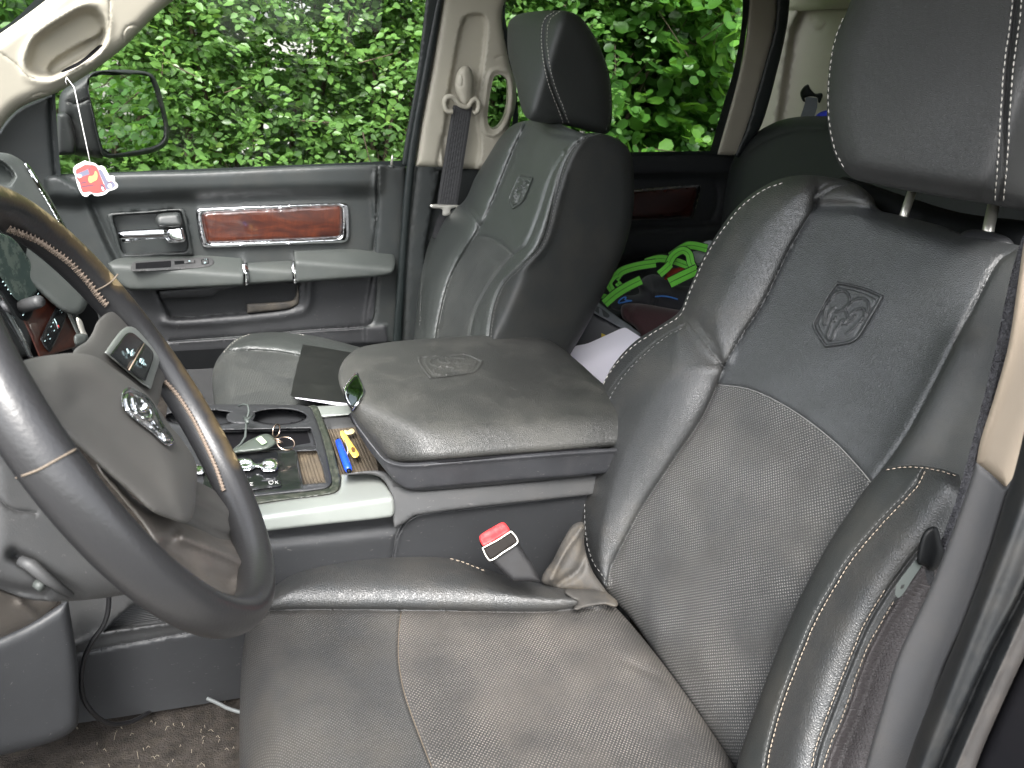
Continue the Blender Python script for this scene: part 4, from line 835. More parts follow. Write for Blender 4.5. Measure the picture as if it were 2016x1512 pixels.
relief('panel_gasket', [(606,800,1),(622,798),(634,822),(652,870),(664,915),(670,948),(664,966),(650,972),(560,984),(480,996,1),(480,978,1),(560,971),(640,962),(653,953),(650,930),(634,862),(614,808)], PL(pdk[0], pdk[1] + np.array([0, 0, .002])), [M['grime']], cn, step=4.5, edge=.004, thick=.03, back=(0,0,-1), feats=[('line', path([(618,806),(640,858),(656,915),(660,950),(645,965),(560,977)]), -.003, 4)])
eT = PT(771, 981, y=.955)
tr, ST = relief('silver_trim', [(440,1004,1),(560,985),(652,973),(668,964),(672,946),(672,934,1),(738,930),(746,936),(772,976),(776,990),(775,1012),(767,1018),(640,1032),(520,1046),(440,1056,1)], [pdk, PL((0, -1, .25), eT)], [M['silver']], cn, step=4, k=.0025, edge=.004, thick=.05, back=(0, .4, -1))
relief('silver_trim', [(620,800,1),(688,797,1),(694,816,1),(634,820,1),(625,806)], pdk, [M['silver']], cn, step=5, edge=.003, thick=.03, back=(0,0,-1))
relief('pen_tray', [(628,818,1),(636,822),(694,817,1),(712,850),(738,898),(745,925,1),(735,931),(668,937,1),(664,905),(652,866),(638,830)], PL((-.05,0,1), pdk[1] + np.array([0,0,-.012])), [M['ribbed_x'], M['pl_mid']], cn, step=4.5, thick=.02, back=(0,0,-1), zones=[([(634,820,1),(694,816,1),(708,840,1),(642,846,1)], 1)],
       feats=[('poly', path([(634,816,1),(694,814,1),(707,838,1),(643,844,1)], True), .008, 10), ('line', path([(640,830),(655,872),(664,905),(672,936)]), .006, 4), ('line', path([(712,850),(738,898),(745,925)]), .006, 4)])
# lid
eL = PT(950, 838, y=.988); eF = PT(722, 800, z=eL[2] + .0)
lf = [('blob', (900,760), .008, (170,60,0)), ('line', path([(1000,668),(1060,676),(1100,700),(1130,730)]), -.002, 5)]
M['pl_scr'] = surf('scratched_plastic', (.026, .027, .030), .45, grain=.00015, gscale=1000, gtype='noise', var=.15, scr=.5, dust=.12, dcol=(.12,.11,.11), dscale=14)
lplanes = [PL((-.02, 0, 1), eL), PL3(PT(950, 900, y=.950), PT(1100, 888, y=.950), eL), PL((-.75, -.45, .35), PT(735, 850, t=1.205))]
lid, SL = relief('lid', [(666,745),(668,728),(674,714),(686,699),(705,686),(730,679),(780,672),(850,666),(930,661),(1000,659),(1045,661),(1080,670),(1108,687),(1130,705),(1155,727),(1185,755),(1240,810,1),(1240,876,1),(1140,885),(1050,892),(900,904),(810,911),(775,910),(757,901),(735,874),(705,836),(694,815),(686,790),(674,772)], lplanes, [M['lidlt']], cn,
      feats=lf, step=7, k=.012, edge=.018, thick=.03, back=(0, .3, -1))
emblem(lid, homog([(830,130),(1690,390),(1230,1170),(380,1000)], [(780+290/4.383,600+632/4.383),(780+180/4.383,600+450/4.383),(780+560/4.383,600+418/4.383),(780+700/4.383,600+568/4.383)]), lplanes, lf, M['lidlt'], .8, 2.2, k=.012, hs=1.0)
relief('lid_base', [(690,812,1),(698,826),(745,888),(762,904),(800,912),(900,905),(1050,893),(1145,886,1),(1250,880,1),(1250,925,1),(1145,936),(1000,947),(835,962),(803,963),(786,955),(762,930),(720,876),(700,842)], [PL((-.04, -1, .06), PT(950, 920, y=.955)), PL((-.75, -.45, .1), PT(748, 895, t=1.125))], [M['pl_scr'], M['pl_mid']], cn, step=6, k=.012, edge=.004, thick=.04, back=(0,1,0),
       feats=[('line', path([(700,835),(745,893),(764,910),(800,918),(900,911),(1050,899),(1145,892),(1250,886)]), .003, 3)])
mb = MB(); L = path([(690,814),(698,830),(742,886),(760,903),(800,912),(900,905),(1050,893),(1180,882)]); mb.add(tube(Surf(lplanes, .012).at(L + [0, 1.5], -.012), .0035, 6)); mb.build('lid_gap', [M['hole']], cn)
relief('lid_latch', [(675,766,1),(685,750),(697,736,1),(703,733),(712,750),(720,769,1),(717,779),(705,797),(695,808,1),(689,803),(682,793)], lplanes, [M['chrome'], surf('chrome_dark_reflection', (.10,.12,.12), .1, 1)], cn, step=3, edge=.004, thick=.02, k=.012, zones=[([(681,766,1),(697,742,1),(703,741,1),(715,769,1),(712,777,1),(695,802,1),(688,792)], 1)], feats=lf + [('fn', lambda p: np.full(len(p), .006)), ('cline', path([(680,766),(697,742),(703,740),(714,768),(695,799)], True), .003, 3)])  # latch centre darkened; reflection of the dark cabin put into the colour
relief('console_shoulder', [(672,934,1),(735,926),(765,932),(800,960),(840,965),(1145,938),(1245,925,1),(1245,965,1),(1145,976),(820,1014),(795,1030),(776,1040,1),(772,1012),(770,975),(745,938)], PL((0,-1,.5), PT(800,985,y=.968)), [M['pl_mid']], cn, step=6, edge=.004, thick=.05, back=(0,1,0))

# ================================================================== STEERING WHEEL
sw_ = thing('steering_wheel', 'worn black leather steering wheel with stitched rim and chrome badge', 'steering wheel', (-.038, .64, -.31))
WC = np.array([-.02904707, .49145067, -.23899915]) * 1.3; WR = .14655503 * 1.3
nW = np.array([math.cos(.548), 0, math.sin(.548)]); e1 = np.cross(nW, [0, 1, 0]); e1 /= np.linalg.norm(e1); e2 = np.cross(nW, e1)
nt_, ns_ = 220, 28; V = []; PXY = []
def proj(P):
    c = np.atleast_2d(P) @ ROT; return np.stack([1008 + FPX * c[:, 0] / c[:, 2], 756 - FPX * c[:, 1] / c[:, 2]], 1)
for i in range(nt_):
    th = 2 * math.pi * i / nt_; rd_ = math.cos(th) * e1 + math.sin(th) * e2
    for j in range(ns_):
        a = 2 * math.pi * j / ns_; V.append(WC + rd_ * (WR + .0150 * math.cos(a)) + nW * .0178 * math.sin(a))
V = np.array(V); pv = proj(V)
F = [(i*ns_+j, ((i+1) % nt_)*ns_+j, ((i+1) % nt_)*ns_+(j+1) % ns_, i*ns_+(j+1) % ns_) for i in range(nt_) for j in range(ns_)]
wearline = path([(-40,350),(0,370),(60,396),(130,448),(185,498),(240,550),(300,600),(360,700),(420,800),(470,900)])
wear = 1.15 * np.exp(-(dist(pv, wearline) / 26)**2); wear += .55 * np.exp(-(dist(pv, path([(225,555),(235,545),(240,550)])) / 12)**2)
rim = mesh('rim', V, F, [M['rim']], sw_, attrs={'wear': wear})
def snap(p, lift=.001):
    p = np.atleast_2d(np.asarray(p, float)); out_ = []
    tv = V @ ROT[:, 2]
    for q in p:
        d = (pv[:, 0] - q[0])**2 + (pv[:, 1] - q[1])**2; near = np.where(d < 20**2)[0]
        if len(near) == 0: near = np.argsort(d)[:4]
        front = near[tv[near] < tv[near].min() + .012]; k_ = front[np.argsort(d[front])[:4]]; t = np.average(tv[k_], weights=1 / (d[k_] + 4)); r = ray([q])[0]; out_.append(r * (t - lift))
    return np.array(out_)
def xstitch(line, step, wd, name='stitching'):
    L = resample(path(line), step); tg = np.gradient(L, axis=0); tg /= np.linalg.norm(tg, axis=1)[:, None]; nr = np.stack([-tg[:, 1], tg[:, 0]], 1); mb = MB()
    mb.add(tube(snap(resample(path(line), 4), .0005), .0016, 6))
    for i in range(len(L)):
        a = L[i] + nr[i] * wd * .5 + tg[i] * step * .15; b = L[i] - nr[i] * wd * .5 - tg[i] * step * .15; mb.add(tube(snap(np.array([a, L[i], b]), .002), [.0005, .0009, .0005], 5))
        a2 = L[i] + nr[i] * wd * .5 - tg[i] * step * .5; b2 = L[i] - nr[i] * wd * .35 - tg[i] * step * .1; mb.add(tube(snap(np.array([a2, b2]), .002), .0006, 5))
    mb.build(name, [surf('wheel_thread', (.20, .155, .12), .8)], rim)
xstitch([(20,452),(48,462),(79,476),(109,496),(135,515),(159,539),(179,562),(196,585),(210,600)], 8.5, 13)
xstitch([(326,752),(345,772),(365,800),(383,830),(399,862),(414,895),(427,926),(440,965)], 7, 9)
for jl in ([(188,572),(205,564),(222,552),(232,540)], [(32,941),(75,925),(110,906),(150,884)]):
    mb = MB(); mb.add(tube(snap(path(jl)), .0008, 5)); mb.build('leather_joint', [M['arc']], rim)
# spokes and hub sheets, on planes parallel to the rim
def wp(off): return (nW, WC + nW * off)
relief('lower_spoke', [(190,915),(222,940),(300,1000),(383,945,1),(455,978),(497,977),(509,1011),(526,1052),(533,1100),(530,1150),(505,1178),(470,1180),(430,1172),(395,1150),(350,1118),(312,1078),(280,1030),(235,975)], wp(-.012), [M['wheel_brown'], M['wheel_pl']], sw_, step=7, edge=.012, thick=.03,
       feats=[('line', path([(383,972),(440,1000),(500,1036)]), .018, 12), ('line', path([(360,1020),(420,1050),(470,1060),(502,1038)]), -.020, 12), ('line', path([(360,1058),(420,1082),(480,1110),(515,1150)]), .020, 11), ('line', path([(330,1080),(400,1125),(450,1145)]), -.016, 16)],
       zones=[([(370,930,1),(470,960,1),(520,1040),(500,1045),(470,1062),(430,1060),(400,1045),(300,1010,1)], 1)])
relief('spoke', [(182,655),(190,636),(198,626),(212,616),(238,612),(264,624),(298,648),(328,682),(346,710),(348,725),(338,740),(322,753),(317,774),(310,800),(296,820,1),(200,760,1),(140,700,1),(150,685),(170,672)], wp(.000), [M['wheel_pl']], sw_, step=6, edge=.012, thick=.03, feats=[('line', path([(262,624),(300,652),(330,688),(345,712)]), .003, 6)])
bz_o = [(206,694,1),(222,671),(238,651),(252,643),(266,646),(288,663),(309,682),(315,695),(314,711),(306,737),(297,766,1),(280,756,1)]
relief('button_bezel', bz_o, wp(.006), [M['silver']], sw_, step=4, edge=.006, thick=.01)
relief('button_pad', [(216,699,1),(234,675),(250,656),(262,656),(282,673),(301,693),(301,708),(286,751,1),(250,726)], wp(.0105), [M['pl_gloss']], sw_, step=4, edge=.002, thick=.005, feats=[('line', path([(284,676),(270,700),(254,728)]), -.004, 2)])
mb = MB(); pl_ = wp(.0125)
for L in ([(250,687),(256,692),(253,695),(250,687)], [(259,692),(262,688)], [(257,696),(261,691),(265,694),(261,700),(257,697)], [(258,700),(263,694)], [(276,706),(279,709)], [(275,709),(278,712)], [(276,713),(280,706),(283,709),(279,716)], [(283,713),(288,720),(282,718),(283,713)]):
    mb.add(tube([PT(a, b, pl=pl_) for a, b in L], .00065, 4))
mb.build('button_mark', [M['ink']], sw_)
mb = MB(); mb.add(tube([PT(a, b, pl=wp(.0118)) for a, b in ((284,676),(270,700),(254,728))], .0005, 5)); mb.build('button_divider', [surf('worn_edge', (.40, .30, .22), .5)], sw_)
airb, SAB = relief('airbag_cover', [(40,716),(60,706),(100,699),(150,695),(190,703),(225,726),(262,752),(300,787),(330,832),(355,862),(378,895),(388,925),(386,970),(380,1015),(366,1029),(330,1020),(298,1006),(265,976),(215,933),(170,893),(120,850),(70,800),(40,760)], wp(.012), [M['wheel_pl']], sw_, step=7, edge=.022, thick=.05,
       feats=[('line', path([(120,720),(180,728),(240,765),(290,820),(330,900),(355,990)]), .006, 26), ('line', path([(150,800),(220,870),(290,940),(345,1000)]), -.006, 30)])
em = [(241,772),(249,764),(258,762),(285,776),(303,795),(320,830),(342,864),(339,874),(328,877),(300,852),(270,829),(250,812),(241,798)]
relief('badge', em, PL(nW, SAB.at(np.array([(290., 820.)]))[0] + nW * .004), [M['chrome']], airb, step=2.4, edge=.004, thick=.012,
       feats=[('cline', path([(250,774),(283,783),(300,802),(318,840),(334,868),(300,842),(268,820),(250,806)], True), -.005, 2.5), ('line', path([(262,784),(268,802),(282,808),(290,800),(281,786)]), .006, 3), ('line', path([(292,796),(300,812),(296,824),(284,822)]), .006, 3), ('line', path([(270,812),(290,830),(312,852)]), .006, 3), ('line', path([(300,824),(316,846),(328,866)]), .005, 2.5)])

# ================================================================== STEERING COLUMN + DASH
cl = thing('steering_column', 'grey steering column cover with tilt lever slot below the wheel', 'steering column', (-.2, .62, -.45))
relief('column_cover', [(-60,860,1),(40,860),(110,900),(170,960),(240,1040),(300,1110),(290,1160),(240,1172),(160,1182),(100,1184),(50,1178),(0,1160),(-60,1140,1)], PL((.5,-.8,.25), PT(100,1050,y=.60)), [M['pl_mid'], M['pl_upper']], cl, step=8, edge=.03, thick=.1,
       feats=[('line', path([(28,1092),(60,1110),(100,1140),(158,1178)]), -.014, 12), ('line', path([(-20,960),(20,1000),(70,1010)]), -.003, 3), ('line', path([(-40,1140),(20,1160),(90,1172)]), -.012, 10)])
lv = MB(); lv.add(tube([PT(40,1103,y=.585), PT(60,1112,y=.58), PT(90,1138,y=.58), PT(140,1172,y=.585)], [.004,.005,.0045,.003], 10)); lv.build('tilt_lever', [M['pl_mid']], cl)
lv = MB(); lv.add(tube([PT(72,1148,y=.585), PT(84,1156,y=.58)], [.004,.004], 10)); lv.build('tilt_screw', [M['pl_arm']], cl)
relief('column_underside', [(-60,1130,1),(0,1160),(60,1178),(112,1180),(100,1200),(60,1228),(0,1256),(-60,1280,1)], PL((.2,-.6,-.4), PT(40,1200,y=.68)), [M['wheel_brown']], cl, step=9, edge=.01, thick=.05, feats=[('line', path([(40,1190),(60,1205),(70,1215)]), .01, 9)])

dsh = thing('dashboard', 'dashboard end with wood trimmed center stack and dusty screen behind the wheel', 'dashboard', (-.25, 1.1, -.6))
relief('lower_dash_panel', [(-60,1280,1),(0,1254),(60,1226),(134,1180,1),(142,1230),(152,1300),(155,1400),(150,1432),(110,1458),(0,1488),(-60,1500,1)], PL((.35,-.9,.1), PT(80,1350,y=.84)), [M['pl_dark']], dsh, step=10, edge=.014, thick=.08)
pds = PL((.92, -.30, .25), PT(80, 560, y=1.20)); PDN = lambda d: (pds[0], pds[1] + pds[0] * d); pdt = PL((.75, -.45, .45), PT(60, 400, y=1.25))
relief('dash_top', [(-60,296,1),(0,300),(22,304),(45,318),(68,340),(88,370),(108,405),(132,450),(165,515),(180,560),(150,620),(60,560),(-60,480,1)], pdt, [M['pl_arm'], M['pl_dark']], dsh, step=6, edge=.012, thick=.08, feats=[('poly', path([(-60,310,1),(0,318),(26,340),(28,352),(12,366),(-60,360,1)], True), -.02, 6)])
relief('defrost_strip', [(48,322),(54,322),(66,338),(84,370),(104,402),(130,452),(128,456),(122,450),(98,408),(78,374),(60,344)], PL((.75,-.45,.45), PT(60,400,y=1.243)), [M['chrome']], dsh, step=3, edge=.003, thick=.01, feats=[('line', path([(56,334),(76,364),(100,402),(126,450)]), -.003, 2)])
relief('stack_side', [(40,440,1),(80,500),(90,500),(110,530),(140,590),(170,655),(190,700,1),(150,700,1),(60,560)], PDN(-.012), [M['pl_upper']], dsh, step=6, edge=.004, thick=.05)
relief('cavity_shade', [(110,500,1),(150,560),(185,600),(196,640),(190,662),(160,690),(60,560,1)], PDN(-.02), [M['hole']], dsh, step=12, thick=.02)  # near-black sheet stands in for the shaded opening
relief('stack_cushion', [(118,548),(135,560),(150,580),(156,600),(146,628),(138,610),(124,580)], PDN(-.008), [M['pl_upper']], dsh, step=4, edge=.008)
relief('wood_inlay', [(-60,480,1),(0,560),(28,600),(50,640),(78,705,1),(148,684,1),(158,664),(138,622),(112,566),(98,540),(84,504),(60,470,1)], pds, [M['wood']], dsh, step=6, edge=.003, thick=.02)
relief('stack_trim', [(-60,520,1),(0,578),(18,608),(44,655),(66,704,1),(56,704,1),(36,668),(0,616),(-60,560,1)], PDN(.010), [M['chrome'], M['pl_gloss']], dsh, step=4, edge=.003, thick=.01, zones=[([(-60,545,1),(0,600),(36,660),(60,706,1),(56,706,1),(36,668),(0,616),(-60,560,1)], 1)])
relief('trim_strip', [(78,506,1),(82,504,1),(112,556),(142,622),(162,668,1),(157,672,1),(136,626),(106,566)], PDN(.004), [M['silver']], dsh, step=4, edge=.002, thick=.01)
relief('screen_bezel', [(-60,440,1),(20,462),(60,490),(92,540),(96,552),(72,594),(50,632),(20,600),(0,570),(-60,520,1)], PDN(.004), [M['pl_black']], dsh, step=5, edge=.003, thick=.02)
relief('screen', [(-60,450,1),(18,465),(50,500),(78,543),(88,546),(58,590),(34,592),(0,545),(-60,500,1)], PDN(.007), [M['screen']], dsh, step=5, edge=.002, thick=.006)
kb = MB(); kc = PT(42,604,pl=PDN(.004)); kb.add(tube([kc, kc + np.array([.022, -.014, .012]), kc + np.array([.026, -.016, .014])], [.009, .0085, .007], 20)); kb.build('volume_knob', [M['pl_mid']], dsh)
relief('climate_panel', [(116,594,1),(133,616,1),(118,655),(98,694,1),(88,684),(79,667,1),(98,628)], PDN(.003), [M['pl_gloss']], dsh, step=5, edge=.002, thick=.006)
pbm = PDN(.0045); pbs = PDN(.0055)
BM = [([(a, b), (a + 2, b - 3.2)], pbs) for a, b in ((5,556),(10,563),(15,571),(21,579),(87,558),(74,580),(45,621),(53,612))] + [([(a, b), (a + 1.5, b - 2)], pbm) for a, b in ((118,612),(121,616),(104,636),(100,644),(94,660),(98,668),(106,652),(88,672))] + [([(107,628),(111,636),(114,647)], pbm)]
for L, q in BM: mb = MB(); mb.add(tube([PT(a, b, pl=q) for a, b in L], .0007, 4)); mb.build('button_mark', [M['ink']], dsh)
mb = MB(); mb.add(tube([PT(a, b, pl=pbm) for a, b in ((114,640),(116,645))], .001, 5)); mb.build('red_mark', [M['red']], dsh)
relief('dash_bracket', [(150,626),(160,630),(168,652),(172,660),(165,668),(158,655)], PL((.7,-.6,.2), PT(160,645,y=1.18)), [M['steel']], dsh, step=3, edge=.003, thick=.01)
relief('knob', [(146,662),(156,657),(168,658),(174,664),(168,676),(150,680)], PL((.7,-.6,.2), PT(160,668,y=1.16)), [M['pl_arm']], dsh, step=3, edge=.006, thick=.02)

mb = MB(); mb.add(boxm((-.56, 1.19, -.52), (.36, 1.52, .44), bev=.07)); mb.build('dash_body', [M['pl_upper']], dsh, sharp=40)
mb = MB(); mb.add(boxm((-.62, 1.19, -.85), (.24, 1.50, .30), bev=.02)); mb.build('dash_underside', [M['pl_dark']], dsh)
# ================================================================== SEAT BELTS
bp = thing('passenger_seat_belt', 'dark seat belt hanging from cream guide on the far pillar', 'seat belt', (.75, 1.93, -.4), 'seat belts')
psb = PL((0, -1, .05), PT(900, 300, y=1.915))
relief('belt_strap', [(892,207,1),(930,210,1),(919,281),(909,345),(900,406,1),(860,404,1),(864,378),(873,320),(882,262)], psb, [surf('belt_webbing_ribbed', (.036,.036,.038), .65, grain=.0005, gscale=500, gtype='noise')], bp, step=4, thick=.002,
       feats=[('line', np.array([(892 + i * 4.8, 207), (860 + i * 5.0, 405)], float), .0012, 1.4) for i in range(1, 8)])
relief('belt_strap', [(868,414,1),(896,416,1),(880,440),(868,470,1),(850,470,1),(858,440)], PL((0,-1,.05), PT(870,440,y=1.925)), [M['web']], bp, step=6, thick=.002)
relief('belt_guide', [(912,130),(922,131),(929,139),(932,158),(931,185),(927,203),(918,210),(908,206),(902,193),(896,172),(898,150),(904,136)], PL((0,-1,.05), PT(912,170,y=1.905)), [M['cream']], bp, step=3, edge=.02, thick=.03,
       feats=[('cline', path([(899,144),(910,149),(911,166),(908,171),(898,162)], True), -.002, 1.3)])
mb = MB(); L = path([(891,220),(880,218),(875,205),(878,193),(888,190),(897,196),(905,206),(920,210),(928,200),(936,195),(942,203),(940,218),(932,224)])
mb.add(tube([PT(a, b, y=1.91) for a, b in L], .0062, 10)); mb.build('belt_loop', [M['cream']], bp)
relief('belt_tongue', [(847,404),(852,402),(905,404),(908,408),(888,411),(886,422),(872,424),(870,412),(849,409)], PL((0,-1,.05), PT(880,410,y=1.905)), [M['steel']], bp, step=3, edge=.003, thick=.006)

bd_ = thing('driver_seat_belt', 'dark seat belt running down past the near cream pillar with steel tongue', 'seat belt', (.72, .42, -.4), 'seat belts')
pdb = PL3(PT(1990,500,t=.725), PT(1850,1080,t=.715), PT(1950,1000,t=.705))
relief('belt_strap', [(2060,400,1),(2016,462),(2005,490),(1993,530),(1976,606),(1955,707),(1937,780),(1914,870),(1885,975),(1858,1050),(1844,1085,1),(1862,1130,1),(1890,1062),(1925,960),(1955,850),(1985,720),(2012,560),(2060,440,1)], pdb, [surf('belt_webbing_near', (.055,.054,.06), .6, grain=.0012, gscale=330)], bd_, step=6, thick=.002,
       feats=[('line', path([(2018,480),(1993,600),(1962,740),(1930,860),(1896,975),(1862,1070)]), .003, 5)])
relief('tongue_cover', [(1836,1036),(1846,1040),(1852,1060),(1858,1092),(1846,1118),(1832,1124),(1820,1115),(1806,1108),(1810,1070),(1820,1046)], PL((-.3,-1,.3), PT(1835,1080,t=.70)), [M['pl_black']], bd_, step=4, edge=.006, thick=.012)
relief('belt_tongue', [(1804,1100,1),(1816,1112,1),(1800,1135),(1776,1172),(1768,1178,1),(1762,1170,1),(1766,1150)], PL((-.3,-1,.3), PT(1790,1140,t=.71)), [surf('zinc', (.22,.25,.24), .4, .8)], bd_, step=3, thick=.002, holes=[[(1774,1152,1),(1781,1150,1),(1779,1158,1),(1772,1160,1)]])
relief('belt_strap', [(1820,1118,1),(1840,1120,1),(1838,1160,1),(1826,1148,1)], PL((-.3,-1,.3), PT(1830,1140,t=.715)), [M['web']], bd_, step=6, thick=.002)

rb = thing('rear_seat_belt', 'grey rear seat belt coming out of black guide in cream rear trim', 'seat belt', (1.7, 1.8, 0), 'seat belts')
relief('belt_strap', [(1586,190,1),(1609,193,1),(1609,210),(1602,233,1),(1575,232,1),(1584,205)], PL((-1,-.2,0), PT(1595,215,x=1.70)), [surf('belt_webbing_rear', (.09,.10,.11), .6, grain=.0004, gscale=500)], rb, step=5, thick=.002)
relief('belt_guide', [(1576,180),(1590,166),(1596,175),(1605,184),(1619,184),(1617,196),(1612,203),(1608,192),(1585,192),(1584,201),(1577,192)], PL((-1,-.2,0), PT(1595,185,x=1.69)), [M['pl_black']], rb, step=3, edge=.008, thick=.02)

bk_ = thing('belt_buckle', 'seat belt buckle with red release button beside the driver cushion', 'buckle', (.45, .95, -.8))
pb0 = PL((-.25, -.75, .60), PT(980, 1070, t=1.10))
relief('buckle_body', [(944,1062),(960,1050),(1000,1042),(1008,1044),(1020,1066),(1036,1092),(1050,1112),(1064,1145,1),(1010,1145,1),(974,1112),(960,1096),(950,1080)], pb0, [surf('buckle_plastic', (.012,.012,.013), .6, spec=.25, dust=.15, dcol=(.06,.055,.05), dscale=30)], bk_, step=5, edge=.008, thick=.03)
relief('buckle_face', [(950,1081,1),(1007,1047,1),(1019,1064),(1016,1070),(968,1101),(964,1102)], PL((-.25,-.75,.6), PT(980,1070,t=1.092)), [surf('buckle_dark', (.012,.010,.009), .6, spec=.1)], bk_, step=4, edge=.002, thick=.004)
mb = MB(); L = path([(950,1079,1),(980,1063),(1006,1046,1),(1015,1056),(1019,1065),(1016,1071),(990,1088),(966,1103),(958,1096)], True); mb.add(tube([PT(a, b, pl=PL((-.25,-.75,.6), PT(980,1070,t=1.09))) for a, b in L], .0013, 6, closed=True)); mb.build('chrome_edge', [M['steel']], bk_)
relief('release_button', [(944,1057),(950,1050),(970,1038),(990,1028),(996,1032),(1003,1043),(1000,1048),(980,1060),(957,1074),(950,1074)], PL((-.2,-.3,.93), PT(975,1052,t=1.095)), [M['red']], bk_, step=3.5, edge=.004, thick=.012, feats=[('line', path([(955,1060),(975,1049),(993,1038)]), -.002, 5)])

# ================================================================== LOOSE THINGS
def single(name, label, cat, out, plane, mats, group=None, **k):
    o, S = relief(name, out, plane, mats, None, **k); c = np.array([v.co for v in o.data.vertices]); b = c.mean(0); b[2] = c[:, 2].min()
    o.data.transform(Matrix.Translation(-Vector(b))); o.location = b; props(o, label, cat, group); return o, S
nb_ = thing('notebook', 'thin black notebook lying on the far seat cushion', 'notebook', (.5, 1.5, -.72))
pn1 = PL((-.03, .02, 1), PT(620, 740, z=-.712))
relief('cover', [(596,678,1),(640,685),(720,699,1),(760,800,1),(684,794),(640,789),(572,781,1),(580,740)], pn1, [surf('black_glossy_cover', (.007,.008,.007), .45, dust=.06, dcol=(.15,.15,.13), dscale=14)], nb_, step=8, thick=.0015, feats=[('line', path([(600,682),(610,684)]), .001, 2)])
relief('page_block', [(579,780,1),(640,787),(684,792),(760,799,1),(760,808,1),(684,801),(640,794),(581,784,1)], PL((-.03,.02,1), PT(620,785,z=-.7105)), [M['paper']], nb_, step=5, thick=.006)
relief('back_cover', [(573,784,1),(590,787),(640,797),(684,803),(700,806,1),(690,800),(640,791),(580,783,1)], PL((-.03,.02,1), PT(620,790,z=-.724)), [M['pl_black']], nb_, step=6, thick=.002)
# pens on the tray
zb = pdk[1][2]
pen = thing('pen', 'blue ballpoint pen lying in the pen tray', 'pen', tuple(PT(678, 895, z=zb + .004)))
A, B = PT(666, 868, z=zb + .004), PT(687, 927, z=zb + .004); mb = MB(); mb.add(tube([A, A + (B-A)*.03, A + (B-A)*.5, A + (B-A)*.9, B - (B-A)*.02], [.003, .0055, .0062, .0062, .005], 14)); mb.build('barrel', [M['blue_pen']], pen)
mb = MB(); mb.add(tube([A - (B-A)*.07, A], [.0022, .003], 8)); mb.build('push_button', [M['pl_black']], pen); mb = MB(); mb.add(tube([B - (B-A)*.02, B + (B-A)*.04], [.004, .003], 8)); mb.build('tip', [M['pl_black']], pen)
mb = MB(); o1 = np.array([.004, .0, .007]); mb.add(tube([A + o1 + (B-A)*.08 + np.array([.004,0,0]), A + o1 + (B-A)*.45 + np.array([.004,0,0]), A + (B-A)*.52 + np.array([.006, 0, .002])], .0009, 6)); mb.build('clip', [M['steel']], pen)
single('lighter', 'orange yellow plastic lighter body lying beside the blue pen', 'lighter', [(670,850),(675,848),(690,868),(705,890),(707,896),(700,901),(694,899),(680,874),(671,858)], PL((-.05,0,1), (0,0,zb + .008)+pdk[1]*0 + np.array([pdk[1][0], pdk[1][1], 0])), [M['yellow'], surf('lighter_mark', (.12,.06,.02), .5)], step=2.5, edge=.0035, thick=.006, back=(0,0,-1), zones=[([(691,882),(696,880),(700,888),(695,891)], 1)])
single('wrapper_scrap', 'small curled cream plastic scrap above the yellow lighter', 'scrap', [(678,847),(684,848),(692,844),(697,846),(697,852),(688,855),(680,854)], PL((-.05,0,1), PT(688, 850, z=zb + .004)), [surf('scrap', (.62,.52,.26), .6)], step=2, edge=.002, thick=.003, back=(0,0,-1), feats=[('line', path([(680,850),(695,848)]), -.002, 3)])
# key
key = thing('car_key', 'dark car key fob with ring lying in the console well', 'key', tuple(PT(505, 875, z=zb + .01)))
pk = PL((-.1, -.15, 1), PT(505, 875, z=zb + .012))
relief('fob', [(458,890),(475,876),(500,862),(525,854),(540,862),(546,868),(540,876),(525,884),(500,888),(475,890)], pk, [surf('fob_plastic', (.05,.06,.05), .35, var=.2)], key, step=3, edge=.006, thick=.008, back=(0,0,-1))
relief('fob_label', [(503,864,1),(514,858,1),(526,871,1),(516,876,1)], PL((-.1,-.15,1), PT(505,875,z=zb+.0145)), [surf('pale_green_label', (.35,.48,.30), .5)], key, step=4, thick=.001)
def ring3(c, r, nrm, rad, n=28):
    nrm = np.asarray(nrm, float); nrm /= np.linalg.norm(nrm); a = np.cross(nrm, [.3, .2, .9]); a /= np.linalg.norm(a); b = np.cross(nrm, a); return tube([c + r * (math.cos(t) * a + math.sin(t) * b) for t in np.linspace(0, 2 * math.pi, n, endpoint=False)], rad, 8, closed=True)
goldm = surf('warm_steel', (.62, .48, .38), .15, 1)
for (px_, py_2, r, nrm) in ((544, 848, .0105, (.75, -.6, .1)), (563, 873, .0135, (.1, -.35, .9)), (548, 868, .007, (.5, .5, .6))):
    mb = MB(); mb.add(ring3(PT(px_, py_2, z=zb + .02), r, nrm, .0013)); mb.build('key_ring', [goldm], key)
# charging cable over the cup holders
cb = MB(); cb.add(tube([PT(a, b, z=zb + h_) for a, b, h_ in ((470,799,.02),(480,796,.025),(488,798,.03),(490,810,.025),(486,825,.015),(484,845,.012),(483,860,.006),(474,874,-.002),(462,884,-.004),(455,893,.004))], .0019, 8))
cb.add(tube([PT(484, 828, z=zb + .018), PT(490, 824, z=zb + .02), PT(498, 818, z=zb + .018)], .0016, 6)); cb.add(tube([PT(482, 822, z=zb + .018), PT(488, 832, z=zb + .02)], .003, 8)); o = cb.build('charging_cable', [surf('cable_grey', (.06, .07, .065), .45)]); props(o, 'thin grey cable draped between the cup holders into the well', 'cable')
fc = MB(); L = path([(214,1150),(213,1200),(203,1232),(182,1262),(165,1300),(160,1340),(166,1378),(188,1408),(218,1425),(250,1423),(278,1412),(296,1400)]); yv = np.interp(np.arange(len(L)), [0, len(L) * .6, len(L) - 1], [.93, .90, .97])
